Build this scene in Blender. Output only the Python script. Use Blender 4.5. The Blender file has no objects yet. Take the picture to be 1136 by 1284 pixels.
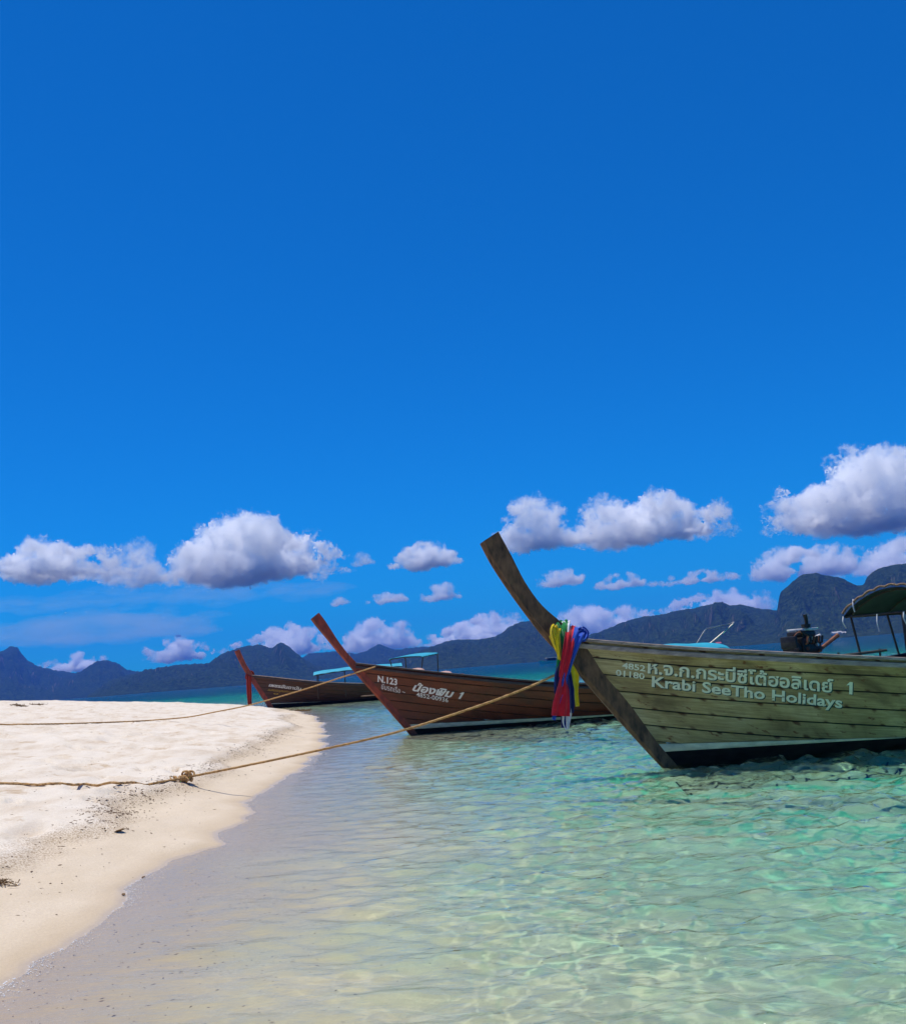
import bpy, bmesh, math, random
import numpy as np
from mathutils import Vector, Matrix
R = math.radians
scene = bpy.context.scene
COL = scene.collection
# ------------------------------------------------------------------ camera
W, H, F, EYE = 1136., 1284., 1300., 1.3
ROLL, PITCH = math.atan(0.080), math.atan(195. / F)
cam = bpy.data.objects.new('camera', bpy.data.cameras.new('camera')); COL.objects.link(cam)
cam.data.sensor_fit = 'HORIZONTAL'; cam.data.sensor_width = 36; cam.data.lens = 36 * F / W
cam.data.clip_start = .05; cam.data.clip_end = 150000
CM = Matrix.Translation((0, 0, EYE)) @ Matrix.Rotation(R(90) + PITCH, 4, 'X') @ Matrix.Rotation(-ROLL, 4, 'Z')
cam.matrix_world = CM; scene.camera = cam
CR = np.array(CM.to_3x3()); EYEV = np.array([0, 0, EYE])
# ------------------------------------------------------------------ sky, sun, exposure
SUN = np.array([-.20, .13, .97]); SUN /= np.linalg.norm(SUN)
wd = bpy.data.worlds.new('World'); scene.world = wd; wd.use_nodes = True
nt = wd.node_tree
sky = nt.nodes.new('ShaderNodeTexSky'); sky.sky_type = 'NISHITA'; sky.sun_disc = False
sky.sun_elevation = math.asin(SUN[2]); sky.sun_rotation = math.atan2(SUN[0], SUN[1])
sky.air_density = 1.0; sky.dust_density = 0.; sky.ozone_density = 1.
tint = nt.nodes.new('ShaderNodeMix'); tint.data_type = 'RGBA'; tint.blend_type = 'MULTIPLY'
tint.inputs[0].default_value = 1; tint.inputs[7].default_value = (.016, .45, 1.0, 1)
nt.links.new(sky.outputs[0], tint.inputs[6])
bg = nt.nodes['Background']; nt.links.new(tint.outputs[2], bg.inputs[0]); bg.inputs[1].default_value = .118
sl = bpy.data.lights.new('sun', 'SUN'); sl.energy = 4.5; sl.angle = R(.53); sl.color = (1, .95, .86)
so = bpy.data.objects.new('sun', sl); COL.objects.link(so)
so.rotation_euler = Vector(SUN).to_track_quat('Z', 'Y').to_euler(); so.location = (0, 0, 60)
vs = scene.view_settings; vs.view_transform = 'Standard'; vs.look = 'None'; vs.exposure = 0; vs.gamma = 1
vs.use_curve_mapping = False
cy = scene.cycles
cy.use_denoising = True; cy.max_bounces = 24; cy.transmission_bounces = 8; cy.transparent_max_bounces = 16
cy.volume_bounces = 14; cy.caustics_refractive = True; cy.caustics_reflective = False; cy.blur_glossy = .4
cy.sample_clamp_indirect = 5; cy.volume_max_steps = 256

# ------------------------------------------------------------------ pixel helpers (directions only)
def ray(px, py):
    return CR @ np.array([(px - W / 2) / F, -(py - H / 2) / F, -1.])
def at_z(px, py, z=0.):
    d = ray(px, py); return EYEV + d * ((z - EYE) / d[2])
def at_y(px, py, y):
    d = ray(px, py); return EYEV + d * (y / d[1])
def horizon(px): return 875 - .08 * (px - 101)
# ------------------------------------------------------------------ materials
def mat(name):
    m = bpy.data.materials.new(name); m.use_nodes = True; return m
class NT:
    def __init__(s, m):
        s.m = m; s.N = m.node_tree.nodes; s.L = m.node_tree.links
        s.b = s.N.get('Principled BSDF'); s.out = s.N['Material Output']
    def n(s, t, **kw):
        o = s.N.new('ShaderNode' + t)
        for k, v in kw.items(): setattr(o, k, v)
        return o
    def tc(s, out='Object', scale=(1, 1, 1)):
        t = s.n('TexCoord'); mp = s.n('Mapping'); mp.inputs['Scale'].default_value = scale
        s.L.new(t.outputs[out], mp.inputs[0]); return mp.outputs[0]
    def noise(s, vec, scale, detail=4, rough=.55, dist=0.):
        t = s.n('TexNoise'); t.inputs['Scale'].default_value = scale; t.inputs['Detail'].default_value = detail
        t.inputs['Roughness'].default_value = rough; t.inputs['Distortion'].default_value = dist
        s.L.new(vec, t.inputs['Vector']); return t.outputs[0]
    def ramp(s, val, stops):
        t = s.n('ValToRGB'); e = t.color_ramp.elements
        while len(e) < len(stops): e.new(.5)
        for el, (p, c) in zip(e, stops):
            el.position = p; el.color = (*c, 1) if len(c) == 3 else c
        s.L.new(val, t.inputs[0]); return t.outputs[0]
    def rng(s, val, a, b, c, d, smooth=True):
        t = s.n('MapRange'); t.interpolation_type = 'SMOOTHSTEP' if smooth else 'LINEAR'
        for i, v in zip((1, 2, 3, 4), (a, b, c, d)): t.inputs[i].default_value = v
        s.L.new(val, t.inputs[0]); return t.outputs[0]
    def mix(s, fac, a, b, mode='MIX'):
        t = s.n('Mix'); t.data_type = 'RGBA'; t.blend_type = mode
        for i, v in ((0, fac), (6, a), (7, b)):
            if hasattr(v, 'links'): s.L.new(v, t.inputs[i])
            elif i == 0: t.inputs[0].default_value = v
            else: t.inputs[i].default_value = (*v, 1)
        return t.outputs[2]
    def math(s, op, a, b=None):
        t = s.n('Math'); t.operation = op
        for i, v in ((0, a), (1, b)):
            if v is None: continue
            if hasattr(v, 'links'): s.L.new(v, t.inputs[i])
            else: t.inputs[i].default_value = v
        return t.outputs[0]
    def bump(s, h, strength=.4, dist=.01):
        t = s.n('Bump'); t.inputs['Strength'].default_value = strength; t.inputs['Distance'].default_value = dist
        s.L.new(h, t.inputs['Height']); return t.outputs[0]
    def set(s, **kw):
        for k, v in kw.items():
            i = s.b.inputs[k.replace('_', ' ')]
            if hasattr(v, 'links'): s.L.new(v, i)
            else: i.default_value = (*v, 1) if isinstance(v, tuple) and len(v) == 3 else v
        return s.m
def simple(name, col, rough=.6, var=.35, scale=8., stretch=(1, 1, 1), bump=.15, metal=0., spec=.5):
    t = NT(mat(name)); v = t.tc('Object', stretch); n = t.noise(v, scale, 5)
    dk = tuple(c * (1 - var) for c in col); lt = tuple(min(1, c * (1 + var)) for c in col)
    c = t.ramp(n, [(.3, dk), (.7, lt)])
    return t.set(Base_Color=c, Roughness=rough, Metallic=metal, Specular_IOR_Level=spec, Normal=t.bump(n, bump, .01))
# ------------------------------------------------------------------ mesh helpers
class MB:
    def __init__(s): s.v = []; s.f = []; s.uv = []
    def add(s, vs_, fs, uv=None):
        o = len(s.v); s.v += [tuple(map(float, p)) for p in vs_]; s.f += [tuple(i + o for i in f) for f in fs]
        s.uv += list(uv) if uv is not None else [(0, 0)] * len(vs_)
        return s
    def rings(s, rs, cap=True, closed=True, uv=None):
        """skin a list of equal-length rings"""
        n = len(rs[0]); V = [p for r in rs for p in r]; fs = []
        for i in range(len(rs) - 1):
            for j in range(n if closed else n - 1):
                k = (j + 1) % n
                fs.append((i * n + j, i * n + k, (i + 1) * n + k, (i + 1) * n + j))
        if cap and closed:
            fs.append(tuple(range(n))[::-1]); fs.append(tuple((len(rs) - 1) * n + j for j in range(n)))
        return s.add(V, fs, uv)
    def box(s, c, d, rot=None, bev=0.):
        hx, hy, hz = [q / 2 for q in d]; P = []
        bm = bmesh.new(); bmesh.ops.create_cube(bm, size=1, matrix=Matrix.Diagonal((d[0], d[1], d[2], 1)))
        if bev: bmesh.ops.bevel(bm, geom=list(bm.edges), offset=bev, segments=2, affect='EDGES', profile=.5)
        bm.verts.index_update()
        M = Matrix.Translation(c) @ (rot.to_4x4() if rot is not None else Matrix.Identity(4))
        s.add([M @ v.co for v in bm.verts], [[v.index for v in f.verts] for f in bm.faces]); bm.free(); return s
    def tube(s, pts, rad, n=8, twist=0., lobes=0, amp=.0, cap=True):
        P = np.array(pts, float); m = len(P)
        rad = np.broadcast_to(np.array(rad, float), (m,))
        T = np.gradient(P, axis=0); T /= np.maximum(np.linalg.norm(T, axis=1), 1e-9)[:, None]
        up = np.array([0, 0, 1.]) if abs(T[0][2]) < .9 else np.array([1., 0, 0])
        N = np.cross(T[0], up); N /= np.linalg.norm(N); L = 0; rs = []
        for i in range(m):
            N = N - T[i] * (N @ T[i]); N /= max(np.linalg.norm(N), 1e-9); B = np.cross(T[i], N)
            if i: L += np.linalg.norm(P[i] - P[i - 1])
            ring = []
            for j in range(n):
                a = 2 * math.pi * j / n; r = rad[i] * (1 + amp * math.cos(lobes * a + twist * L)) if lobes else rad[i]
                ring.append(P[i] + r * (math.cos(a) * N + math.sin(a) * B))
            rs.append(ring)
        return s.rings(rs, cap)
    def build(s, name, m=None, parent=None, smooth=True, matrix=None, angle=None):
        me = bpy.data.meshes.new(name); me.from_pydata(s.v, [], s.f)
        if any(u != (0, 0) for u in s.uv):
            ul = me.uv_layers.new(name='UVMap'); li = np.zeros(len(me.loops), int); me.loops.foreach_get('vertex_index', li)
            ul.data.foreach_set('uv', np.array(s.uv, float)[li].ravel())
        bm = bmesh.new(); bm.from_mesh(me)
        bmesh.ops.recalc_face_normals(bm, faces=bm.faces); bm.to_mesh(me); bm.free()
        if smooth:
            me.polygons.foreach_set('use_smooth', [True] * len(me.polygons))
            me.set_sharp_from_angle(angle=angle or R(38))
        if m: me.materials.append(m)
        o = bpy.data.objects.new(name, me); COL.objects.link(o)
        if parent is not None: o.parent = parent
        return o
def tag(o, label=None, cat=None, group=None, kind=None):
    for k, v in (('label', label), ('category', cat), ('group', group), ('kind', kind)):
        if v: o[k] = v
    return o
def empty(name, loc=(0, 0, 0), rz=0.):
    o = bpy.data.objects.new(name, None); COL.objects.link(o); o.location = loc; o.rotation_euler = (0, 0, rz)
    o.empty_display_size = .3; return o
def smooth_path(pts, n):
    """Catmull-Rom resample"""
    P = np.array(pts, float); P = np.vstack([2 * P[0] - P[1], P, 2 * P[-1] - P[-2]]); out = []
    k = len(P) - 3
    for u in np.linspace(0, k - 1e-6, n):
        i = int(u); t = u - i; a, b, c, d = P[i:i + 4]
        out.append(.5 * (2 * b + (c - a) * t + (2 * a - 5 * b + 4 * c - d) * t * t + (3 * b - a - 3 * c + d) * t ** 3))
    return np.array(out)
# ------------------------------------------------------------------ noise fields
_G = {}
def vnoise(x, y, seed=0):
    if seed not in _G: _G[seed] = np.random.default_rng(seed).random((256, 256))
    g = _G[seed]
    xi = np.floor(x).astype(int); yi = np.floor(y).astype(int); fx = x - xi; fy = y - yi
    fx = fx * fx * (3 - 2 * fx); fy = fy * fy * (3 - 2 * fy)
    a = g[xi % 256, yi % 256]; b = g[(xi + 1) % 256, yi % 256]; c = g[xi % 256, (yi + 1) % 256]; d = g[(xi + 1) % 256, (yi + 1) % 256]
    return (a * (1 - fx) + b * fx) * (1 - fy) + (c * (1 - fx) + d * fx) * fy - .5
def fbm(x, y, o=4, seed=0):
    s = 0; a = 1.
    for k in range(o): s = s + a * vnoise(x * 2 ** k + 17.3 * k, y * 2 ** k + 9.1 * k, seed + k); a *= .5
    return s
def grid_mesh(name, X, Y, Z, center=None):
    nr, n = X.shape; v = np.stack([X, Y, Z], -1).reshape(-1, 3)
    i = np.arange(nr - 1)[:, None]; j = np.arange(n)[None, :]; k = (j + 1) % n
    f = np.stack([i * n + k, (i + 1) * n + k, (i + 1) * n + j, i * n + j], -1).reshape(-1, 4)
    faces = f.tolist()
    if center is not None:
        v = np.vstack([v, [center]]); c = len(v) - 1; faces += [[c, (q + 1) % n, q] for q in range(n)]
    me = bpy.data.meshes.new(name); me.from_pydata(v.tolist(), [], faces)
    me.polygons.foreach_set('use_smooth', [True] * len(me.polygons)); me.update(); return me
# ------------------------------------------------------------------ ground: beach and seabed in one sheet
SH = np.array([(-1.2, -60), (-1.6, -20), (-1.9, 0), (-2.12, 3.7), (-2.2, 4.9), (-2.28, 5.75), (-2.32, 7.4), (-2.3, 8.4), (-1.98, 8.85),
               (-2.3, 9.85), (-2.5, 12.3), (-2.62, 15.7), (-2.7, 18.6), (-3.75, 27.), (-5., 34.5), (-7., 43.5), (-10.1, 54.), (-15, 63),
               (-24, 73), (-40, 86), (-70, 104), (-140, 130), (-400, 150), (-2000, 100)], float)
def sdist(x, y):
    best = np.full(x.shape, 1e9); sg = np.zeros(x.shape)
    for a, b in zip(SH[:-1], SH[1:]):
        d = b - a; t = np.clip(((x - a[0]) * d[0] + (y - a[1]) * d[1]) / (d @ d), 0, 1)
        dx = x - (a[0] + t * d[0]); dy = y - (a[1] + t * d[1]); q = np.hypot(dx, dy)
        m = q < best; best = np.where(m, q, best); sg = np.where(m, np.sign(d[0] * dy - d[1] * dx), sg)
    return best * sg
FEET = []
_r = np.random.default_rng(44)
for trail in range(9):
    x0, y0, a = _r.uniform(-14, -4), _r.uniform(8, 34), _r.uniform(0, 6.28)
    for k in range(16):
        a += _r.normal(0, .12); x0 += .62 * math.cos(a); y0 += .62 * math.sin(a); sd = .1 * (-1) ** k
        FEET.append((x0 - sd * math.sin(a), y0 + sd * math.cos(a), a + _r.normal(0, .1), _r.uniform(1.1, 1.6)))
for k in range(260):
    yy = _r.uniform(7, 42); FEET.append((-.27 * yy + _r.normal(0, .16) * yy, yy, _r.uniform(0, 6.28), _r.uniform(.8, 2.1)))
def berm(x, y): return 1.0 + .55 * fbm(x * .35 + 3, y * .22, 3, 61)
def ground_z(x, y, feet=False):
    s = sdist(x, y)
    s = s + (.34 * fbm(x * .9, y * .75, 3, 3) + .10 * fbm(x * 4., y * 3.2, 2, 8)) * np.clip(2 - np.abs(s) * .3, 0, 1)
    inl = np.maximum(s, 0); bm_ = berm(x, y)
    z = .16 * np.minimum(inl, 1.2) + np.clip(inl - 1.2, 0, None) * .118
    z = z + .085 / (1 + np.exp(-(inl - bm_) / .07))
    z = 2.6 * np.tanh(z / 2.6)
    out = np.maximum(-s, 0)
    zu = -(.022 * np.minimum(out, 1.5) + .10 * np.clip(out - 1.5, 0, 5.5) + .09 * np.clip(out - 7, 0, 12) + .05 * np.clip(out - 19, 0, 28) + .16 * np.clip(out - 47, 0, 150))
    zz = np.where(s > 0, z, zu)
    zz = zz + np.where(s < 0, -.05 * np.abs(fbm(x * .9, y * .9, 3, 11)) * np.clip(out / 2, 0, 1), 0)
    dry = np.clip((inl - bm_) / .3, 0, 1)
    zz = zz + dry * (.05 * fbm(x * .7, y * .5, 4, 21) + .045 * fbm(x * 3.1, y * 2.4, 3, 25))
    if feet:
        for fx, fy, a, sc in FEET:
            m = (np.abs(x - fx) < .4) & (np.abs(y - fy) < .4)
            if not m.any(): continue
            dx = x[m] - fx; dy = y[m] - fy
            u = (dx * math.cos(a) + dy * math.sin(a)) / (.15 * sc); v = (-dx * math.sin(a) + dy * math.cos(a)) / (.07 * sc)
            q = np.sqrt(u * u + v * v)
            zz[m] += dry[m] * (-.075 * np.exp(-q ** 3) + .014 * np.exp(-((q - 1.5) / .35) ** 2))
    return zz, s
def gz(x, y): return float(ground_z(np.array([float(x)]), np.array([float(y)]))[0][0])
def ground_hit(px, py, tmax=80.):
    d = ray(px, py); d = d / np.linalg.norm(d); t = np.linspace(1.5, tmax, 6000)
    P = EYEV + d * t[:, None]; g = ground_z(P[:, 0], P[:, 1], True)[0]; i = int(np.argmax(P[:, 2] < g)); return np.array([P[i, 0], P[i, 1], g[i]])
TH = np.concatenate([np.radians(np.arange(-36, 36, .2)), np.radians(np.arange(36, 324, 3.))])
rs = np.concatenate([[.4, .8], 1.2 * 1.02 ** np.arange(0, 60), ])
rs = np.concatenate([rs, rs[-1] * 1.0065 ** np.arange(1, int(math.log(60 / rs[-1]) / math.log(1.0065)))])
rs = np.concatenate([rs, rs[-1] * 1.03 ** np.arange(1, 60), [420, 600, 1000, 2000, 4000, 6800.]])
RR, TT = np.meshgrid(rs, TH, indexing='ij'); X = RR * np.sin(TT); Y = RR * np.cos(TT)
Z, S = ground_z(X, Y, True)
me = grid_mesh('ground', X, Y, Z, (0, 0, gz(0, 0)))
BZ = (np.maximum(S, 0) - berm(X, Y)).ravel()
for nm, arr in (('shore', S.ravel()), ('berm', BZ)):
    at = me.attributes.new(nm, 'FLOAT', 'POINT'); at.data.foreach_set('value', np.append(arr, arr[0]).astype(np.float32))
ground = bpy.data.objects.new('ground', me); COL.objects.link(ground)
tag(ground, 'pale sand beach running down under the clear water', kind='structure')
t = NT(mat('sand'))
sh = t.n('Attribute', attribute_name='shore').outputs['Fac']; be = t.n('Attribute', attribute_name='berm').outputs['Fac']
v = t.tc('Object'); v2 = t.tc('Object', (1.2, .45, 1))
n1 = t.noise(v2, 2.2, 5, .6); n2 = t.noise(v, 60, 4, .7); n3 = t.noise(v, 9, 5, .65); n4 = t.noise(t.tc('Object', (1.6, 1.1, 1)), 1.7, 6, .72, .4)
drycol = t.ramp(n1, [(.3, (.62, .50, .36)), (.5, (.75, .66, .53)), (.75, (.80, .72, .60))])
moist = t.ramp(n1, [(.3, (.64, .52, .36)), (.7, (.72, .60, .44))])
under = t.ramp(n1, [(.3, (.78, .67, .42)), (.7, (.85, .76, .53))])
c = t.mix(t.rng(be, -.08, .12, 0., 1.), moist, drycol)
tan = t.rng(n4, .54, .68, 0., 1.); tan = t.math('MULTIPLY', tan, t.rng(be, 0., .5, 0., .75))
c = t.mix(tan, c, (.45, .30, .15))
wk = t.math('MULTIPLY', t.rng(n2, .45, .62, 0., 1.), t.rng(t.math('ABSOLUTE', t.math('ADD', be, .03)), .03, .28, .85, 0.))
c = t.mix(wk, c, (.30, .19, .09))
wet = t.rng(sh, .02, .35, 1., 0.)
c = t.mix(t.math('MULTIPLY', wet, .55), c, (.46, .34, .20))
c = t.mix(t.rng(sh, -2.4, -.25, 1., 0.), c, under)
c = t.mix(t.rng(n2, .3, .7, 0., .28), c, (.40, .30, .20), 'MIX')
rough = t.rng(sh, .0, .12, .3, .92)
h = t.math('ADD', t.math('MULTIPLY', n2, .5), n3)
m = t.set(Base_Color=c, Roughness=rough, Normal=t.bump(h, .35, .03), Specular_IOR_Level=.4)
me.materials.append(m)
# ------------------------------------------------------------------ sea: closed body of clear water
rw = np.concatenate([[.4, .8], 1.2 * 1.02 ** np.arange(0, 45)])
rw = np.concatenate([rw, rw[-1] * 1.006 ** np.arange(1, int(math.log(75 / rw[-1]) / math.log(1.006)))])
rw = np.concatenate([rw, rw[-1] * 1.05 ** np.arange(1, 100)]); rw = rw[rw < 6500]
RR, TT = np.meshgrid(rw, TH, indexing='ij'); X = RR * np.sin(TT); Y = RR * np.cos(TT); Z = np.zeros_like(X)
S = sdist(X, Y); amp = np.clip((-S - .1) / 5, .02, 1) * np.clip(1.2 - RR / 80, 0, 1)
r2 = np.random.default_rng(5); wps = [1.1 * fbm(X * .5, Y * .5, 2, 70 + 3 * k) for k in range(5)]
for k in range(72):
    lam = .11 * (.8 / .11) ** r2.random(); a = R(r2.normal(84, 34)); kk = 2 * math.pi / lam
    Z += .0088 * lam ** .62 * np.sin(kk * (X * math.cos(a) + Y * math.sin(a)) + r2.random() * 6.28 + wps[k % 5])
Z *= amp * (.75 + .9 * fbm(X * .25, Y * .25, 2, 90))
X = np.vstack([X, X[-1:]]); Y = np.vstack([Y, Y[-1:]]); Z = np.vstack([Z, Z[-1:] * 0 - 40])
me = grid_mesh('sea', X, Y, Z, (0, 0, 0))
at = me.attributes.new('offshore', 'FLOAT', 'POINT'); at.data.foreach_set('value', np.append(np.vstack([-S, -S[-1:]]).ravel(), 2.).astype(np.float32))
bm = bmesh.new(); bm.from_mesh(me); bm.verts.ensure_lookup_table(); n = len(TH)
bm.faces.new([bm.verts[(X.shape[0] - 1) * n + k] for k in range(n)]); bm.to_mesh(me); bm.free()
sea = bpy.data.objects.new('sea', me); COL.objects.link(sea); tag(sea, 'clear turquoise sea with small ripples', kind='structure')
t = NT(mat('water')); t.N.remove(t.b)
geo = t.n('NewGeometry'); pos = geo.outputs['Position']
gl = t.n('BsdfGlossy'); gl.inputs['Roughness'].default_value = .03
rf = t.n('BsdfRefraction'); rf.inputs['IOR'].default_value = 1.33; rf.inputs['Roughness'].default_value = 0
tr = t.n('BsdfTransparent'); fr = t.n('Fresnel'); fr.inputs['IOR'].default_value = 1.33
nz = t.n('TexNoise'); nz.inputs['Scale'].default_value = 2.2; nz.inputs['Detail'].default_value = 3; t.L.new(pos, nz.inputs['Vector'])
vm = t.n('VectorMath', operation='MULTIPLY_ADD'); vm.inputs[1].default_value = (.55, .55, 0); t.L.new(nz.outputs['Color'], vm.inputs[0]); t.L.new(pos, vm.inputs[2])
vo = t.n('TexVoronoi', feature='DISTANCE_TO_EDGE'); vo.inputs['Scale'].default_value = 4.2; t.L.new(vm.outputs[0], vo.inputs['Vector'])
patch = t.noise(pos, .55, 2)
line = t.rng(vo.outputs[0], 0, .10, 1., 0.)  # caustic light lines drawn as a cell pattern in the water's transparency
line = t.math('MULTIPLY', line, t.rng(patch, .34, .52, .2, 1.))
offs = t.n('Attribute', attribute_name='offshore').outputs['Fac']
base = t.rng(offs, .2, 3.2, .88, .36)          # clear share raised inshore to brighten the sand; lower outside so painted caustics show
base = t.math('ADD', base, t.rng(offs, 28, 70, 0., .5))   # more sun let through far out, to brighten the deep water
fac = t.math('MAXIMUM', base, t.rng(line, 0, 1, .40, 1., False))
m1 = t.n('MixShader'); t.L.new(fac, m1.inputs[0]); t.L.new(rf.outputs[0], m1.inputs[1]); t.L.new(tr.outputs[0], m1.inputs[2])
m2 = t.n('MixShader'); t.L.new(fr.outputs[0], m2.inputs[0]); t.L.new(m1.outputs[0], m2.inputs[1]); t.L.new(gl.outputs[0], m2.inputs[2])
# small wind ripples, stronger out on the open water
mp = t.n('Mapping'); mp.inputs['Scale'].default_value = (.55, 1.3, 1); t.L.new(pos, mp.inputs[0])
b1 = t.noise(mp.outputs[0], 6.5, 4, .6); b2 = t.noise(mp.outputs[0], .9, 4, .6)
cd = t.n('VectorMath', operation='LENGTH'); t.L.new(pos, cd.inputs[0])
far = t.rng(cd.outputs['Value'], 25, 90, .0, 1.)
hh = t.math('ADD', t.math('MULTIPLY', b1, t.rng(offs, .3, 4., .35, 1.2)), t.math('MULTIPLY', t.math('MULTIPLY', b2, far), 16.))
bp = t.bump(hh, .5, .05)
for nd in (gl, rf, fr): t.L.new(bp, nd.inputs['Normal'])
t.L.new(m2.outputs[0], t.out.inputs[0])
va = t.n('VolumeAbsorption'); va.inputs['Color'].default_value = (.0, .922, .845, 1); va.inputs['Density'].default_value = .60
vsc = t.n('VolumeScatter'); vsc.inputs['Color'].default_value = (.0, .20, 1., 1); vsc.inputs['Density'].default_value = .042
ads = t.n('AddShader'); t.L.new(va.outputs[0], ads.inputs[0]); t.L.new(vsc.outputs[0], ads.inputs[1])
t.L.new(ads.outputs[0], t.out.inputs['Volume']); me.materials.append(t.m)
# ------------------------------------------------------------------ hills across the bay
t = NT(mat('forest_hill'))
gm = t.n('NewGeometry'); v = t.tc('Object')
n1 = t.noise(v, .012, 5, .6); n2 = t.noise(v, .09, 4, .7)
c = t.ramp(n2, [(.32, (.004, .012, .008)), (.52, (.020, .042, .016)), (.72, (.060, .085, .028))])
c = t.mix(t.rng(n1, .5, .65, 0., .5), c, (.03, .05, .018))
sz = t.n('SeparateXYZ'); t.L.new(gm.outputs['True Normal'], sz.inputs[0])
rock = t.math('MULTIPLY', t.rng(sz.outputs[2], .25, .5, 1., 0.), t.rng(n1, .50, .60, 0., .9))
c = t.mix(rock, c, (.17, .145, .11))
hillmat = t.set(Base_Color=c, Roughness=.95, Specular_IOR_Level=.1, Normal=t.bump(n2, 1., 14.))
def hill(prof, D, depth, seed, cliff=.0, label=None):
    P = np.array(prof, float)
    px = np.arange(P[0, 0], P[-1, 0] + .1, 1.6); py = np.interp(px, P[:, 0], P[:, 1])
    k = np.array([.25, .5, .25]); py = np.convolve(np.pad(py, 1, mode='edge'), k, 'valid')
    tt = np.concatenate([np.linspace(0, 1, 46), 1 + np.linspace(0, 1, 16)[1:]])
    V = np.zeros((len(tt), len(px), 3))
    rg = np.random.default_rng(seed)
    for j, (a, b) in enumerate(zip(px, py)):
        d = ray(a, b); hl = math.hypot(d[0], d[1]); ux, uy = d[0] / hl, d[1] / hl
        zc = max(EYE + d[2] / hl * D, .5)
        V[:, j, 0] = ux; V[:, j, 1] = uy; V[:, j, 2] = zc
    U = px[None, :] / 26. + 0 * tt[:, None]; Tt = tt[:, None] + 0 * px[None, :]
    dist = np.where(Tt <= 1, D - depth * (1 - Tt), D + depth * .8 * (Tt - 1))
    up = np.where(Tt <= 1, Tt, 0.); p = 1.25 - cliff
    shape = np.where(Tt <= 1, .18 * np.minimum(Tt * 6, 1) * (1 - Tt) + np.power(np.maximum(Tt, 0), p), np.maximum(1 - (Tt - 1), 0) ** .8)
    if cliff: shape = np.where(Tt <= 1, np.where(Tt < .7, .35 * Tt / .7, .35 + .65 * np.clip((Tt - .7) / .22, 0, 1) ** .7), shape)
    wv = np.clip(4 * Tt * np.maximum(1 - Tt, 0), 0, 1) * np.clip((.93 - Tt) / .25, 0, 1)
    gul = np.abs(fbm(U * .9 + Tt * .6, Tt * 2.2 + U * .15, 4, seed))
    z = V[:, :, 2] * shape * (1 + wv * (.35 - 1.3 * gul))
    bumps = fbm(px[None, :] / 3.2 + Tt * 40, Tt * 26 + 5, 3, seed + 40) * (D / F) * 1.3
    z = z + bumps * np.where(Tt < .9, 3.2, 1.) * np.clip(Tt * 5, 0, 1) * np.clip(V[:, :, 2] / 30, 0, 1)
    z = np.where((Tt == 0) | (Tt == 2), -6., z)
    dist = dist + wv * depth * .25 * fbm(U * .5, Tt * 2, 2, seed + 9)
    VV = np.stack([V[:, :, 0] * dist, V[:, :, 1] * dist, z], -1)
    nr, nc = len(tt), len(px); mb = MB()
    mb.add(VV.reshape(-1, 3), [(i * nc + j, i * nc + j + 1, (i + 1) * nc + j + 1, (i + 1) * nc + j) for i in range(nr - 1) for j in range(nc - 1)])
    o = mb.build('hill', hillmat, angle=R(80)); tag(o, label, kind='structure'); return o
hill([(-500, 925), (-420, 895), (-300, 868), (-180, 850), (-80, 838), (-20, 822), (4, 816), (12, 811), (21, 811), (27, 820), (34, 828), (48, 836), (70, 841), (95, 844),
      (104, 841), (112, 835), (121, 830), (135, 828), (147, 831), (155, 838), (170, 843), (230, 845), (320, 846), (400, 848)], 4600, 1500, 3, label='blue far range with a notched peak')
hill([(110, 872), (140, 853), (185, 840), (230, 833), (262, 832), (272, 824), (280, 819), (300, 812), (325, 808), (333, 811), (341, 813), (348, 807), (354, 806), (362, 810), (370, 818), (380, 826), (395, 834), (430, 842), (470, 848)],
     3000, 900, 4, label='hill with two rounded tops behind the farthest boat')
hill([(330, 852), (360, 832), (380, 824), (389, 819), (419, 817), (449, 820), (460, 816), (470, 810), (477, 808), (486, 812), (497, 815), (515, 812), (541, 811), (565, 812), (610, 816), (680, 822), (760, 822)], 4400, 1200, 5, label='long far range behind the brown boat')
hill([(440, 848), (475, 838), (505, 826), (530, 815), (548, 809), (560, 804), (583, 802), (607, 801), (618, 799), (628, 795), (636, 788), (645, 783), (658, 779), (668, 779), (680, 784), (698, 795), (715, 803), (735, 812), (770, 820)], 2700, 900, 6, label='wooded hill behind the raised wooden prow')
hill([(660, 828), (700, 812), (725, 800), (751, 793), (775, 783), (798, 775), (825, 771), (851, 766), (872, 762), (892, 757), (905, 755), (915, 759), (927, 758), (940, 760), (951, 763), (974, 765), (1010, 772), (1070, 780), (1200, 785), (1400, 790)], 2500, 800, 7, label='wooded ridge behind the weathered boat')
hill([(905, 806), (930, 801), (960, 790), (971, 780), (975, 768), (976, 752), (979, 744), (985, 739), (992, 733), (999, 727), (1008, 722), (1022, 720), (1040, 724), (1055, 726), (1068, 733), (1077, 736), (1083, 735), (1087, 726), (1094, 719), (1103, 714), (1120, 710), (1136, 708), (1175, 700), (1230, 702), (1290, 715), (1400, 745), (1560, 765), (1700, 768)], 2000, 650, 8, cliff=.5, label='dark limestone crag with sheer left face')
# ------------------------------------------------------------------ haze
def volmat(name, col, den, g=0.):
    t = NT(mat(name)); t.N.remove(t.b); v = t.n('VolumePrincipled')
    v.inputs['Color'].default_value = (*col, 1); v.inputs['Density'].default_value = den; v.inputs['Anisotropy'].default_value = g
    t.L.new(v.outputs[0], t.out.inputs['Volume']); return t, v
mb = MB(); mb.box((0, 0, 145), (14000, 14000, 380)); hz = mb.build('haze', volmat('haze', (.06, .26, 1.), .00011)[0].m, smooth=False)
tag(hz, 'thin blue sea haze over the bay', kind='stuff')
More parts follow.
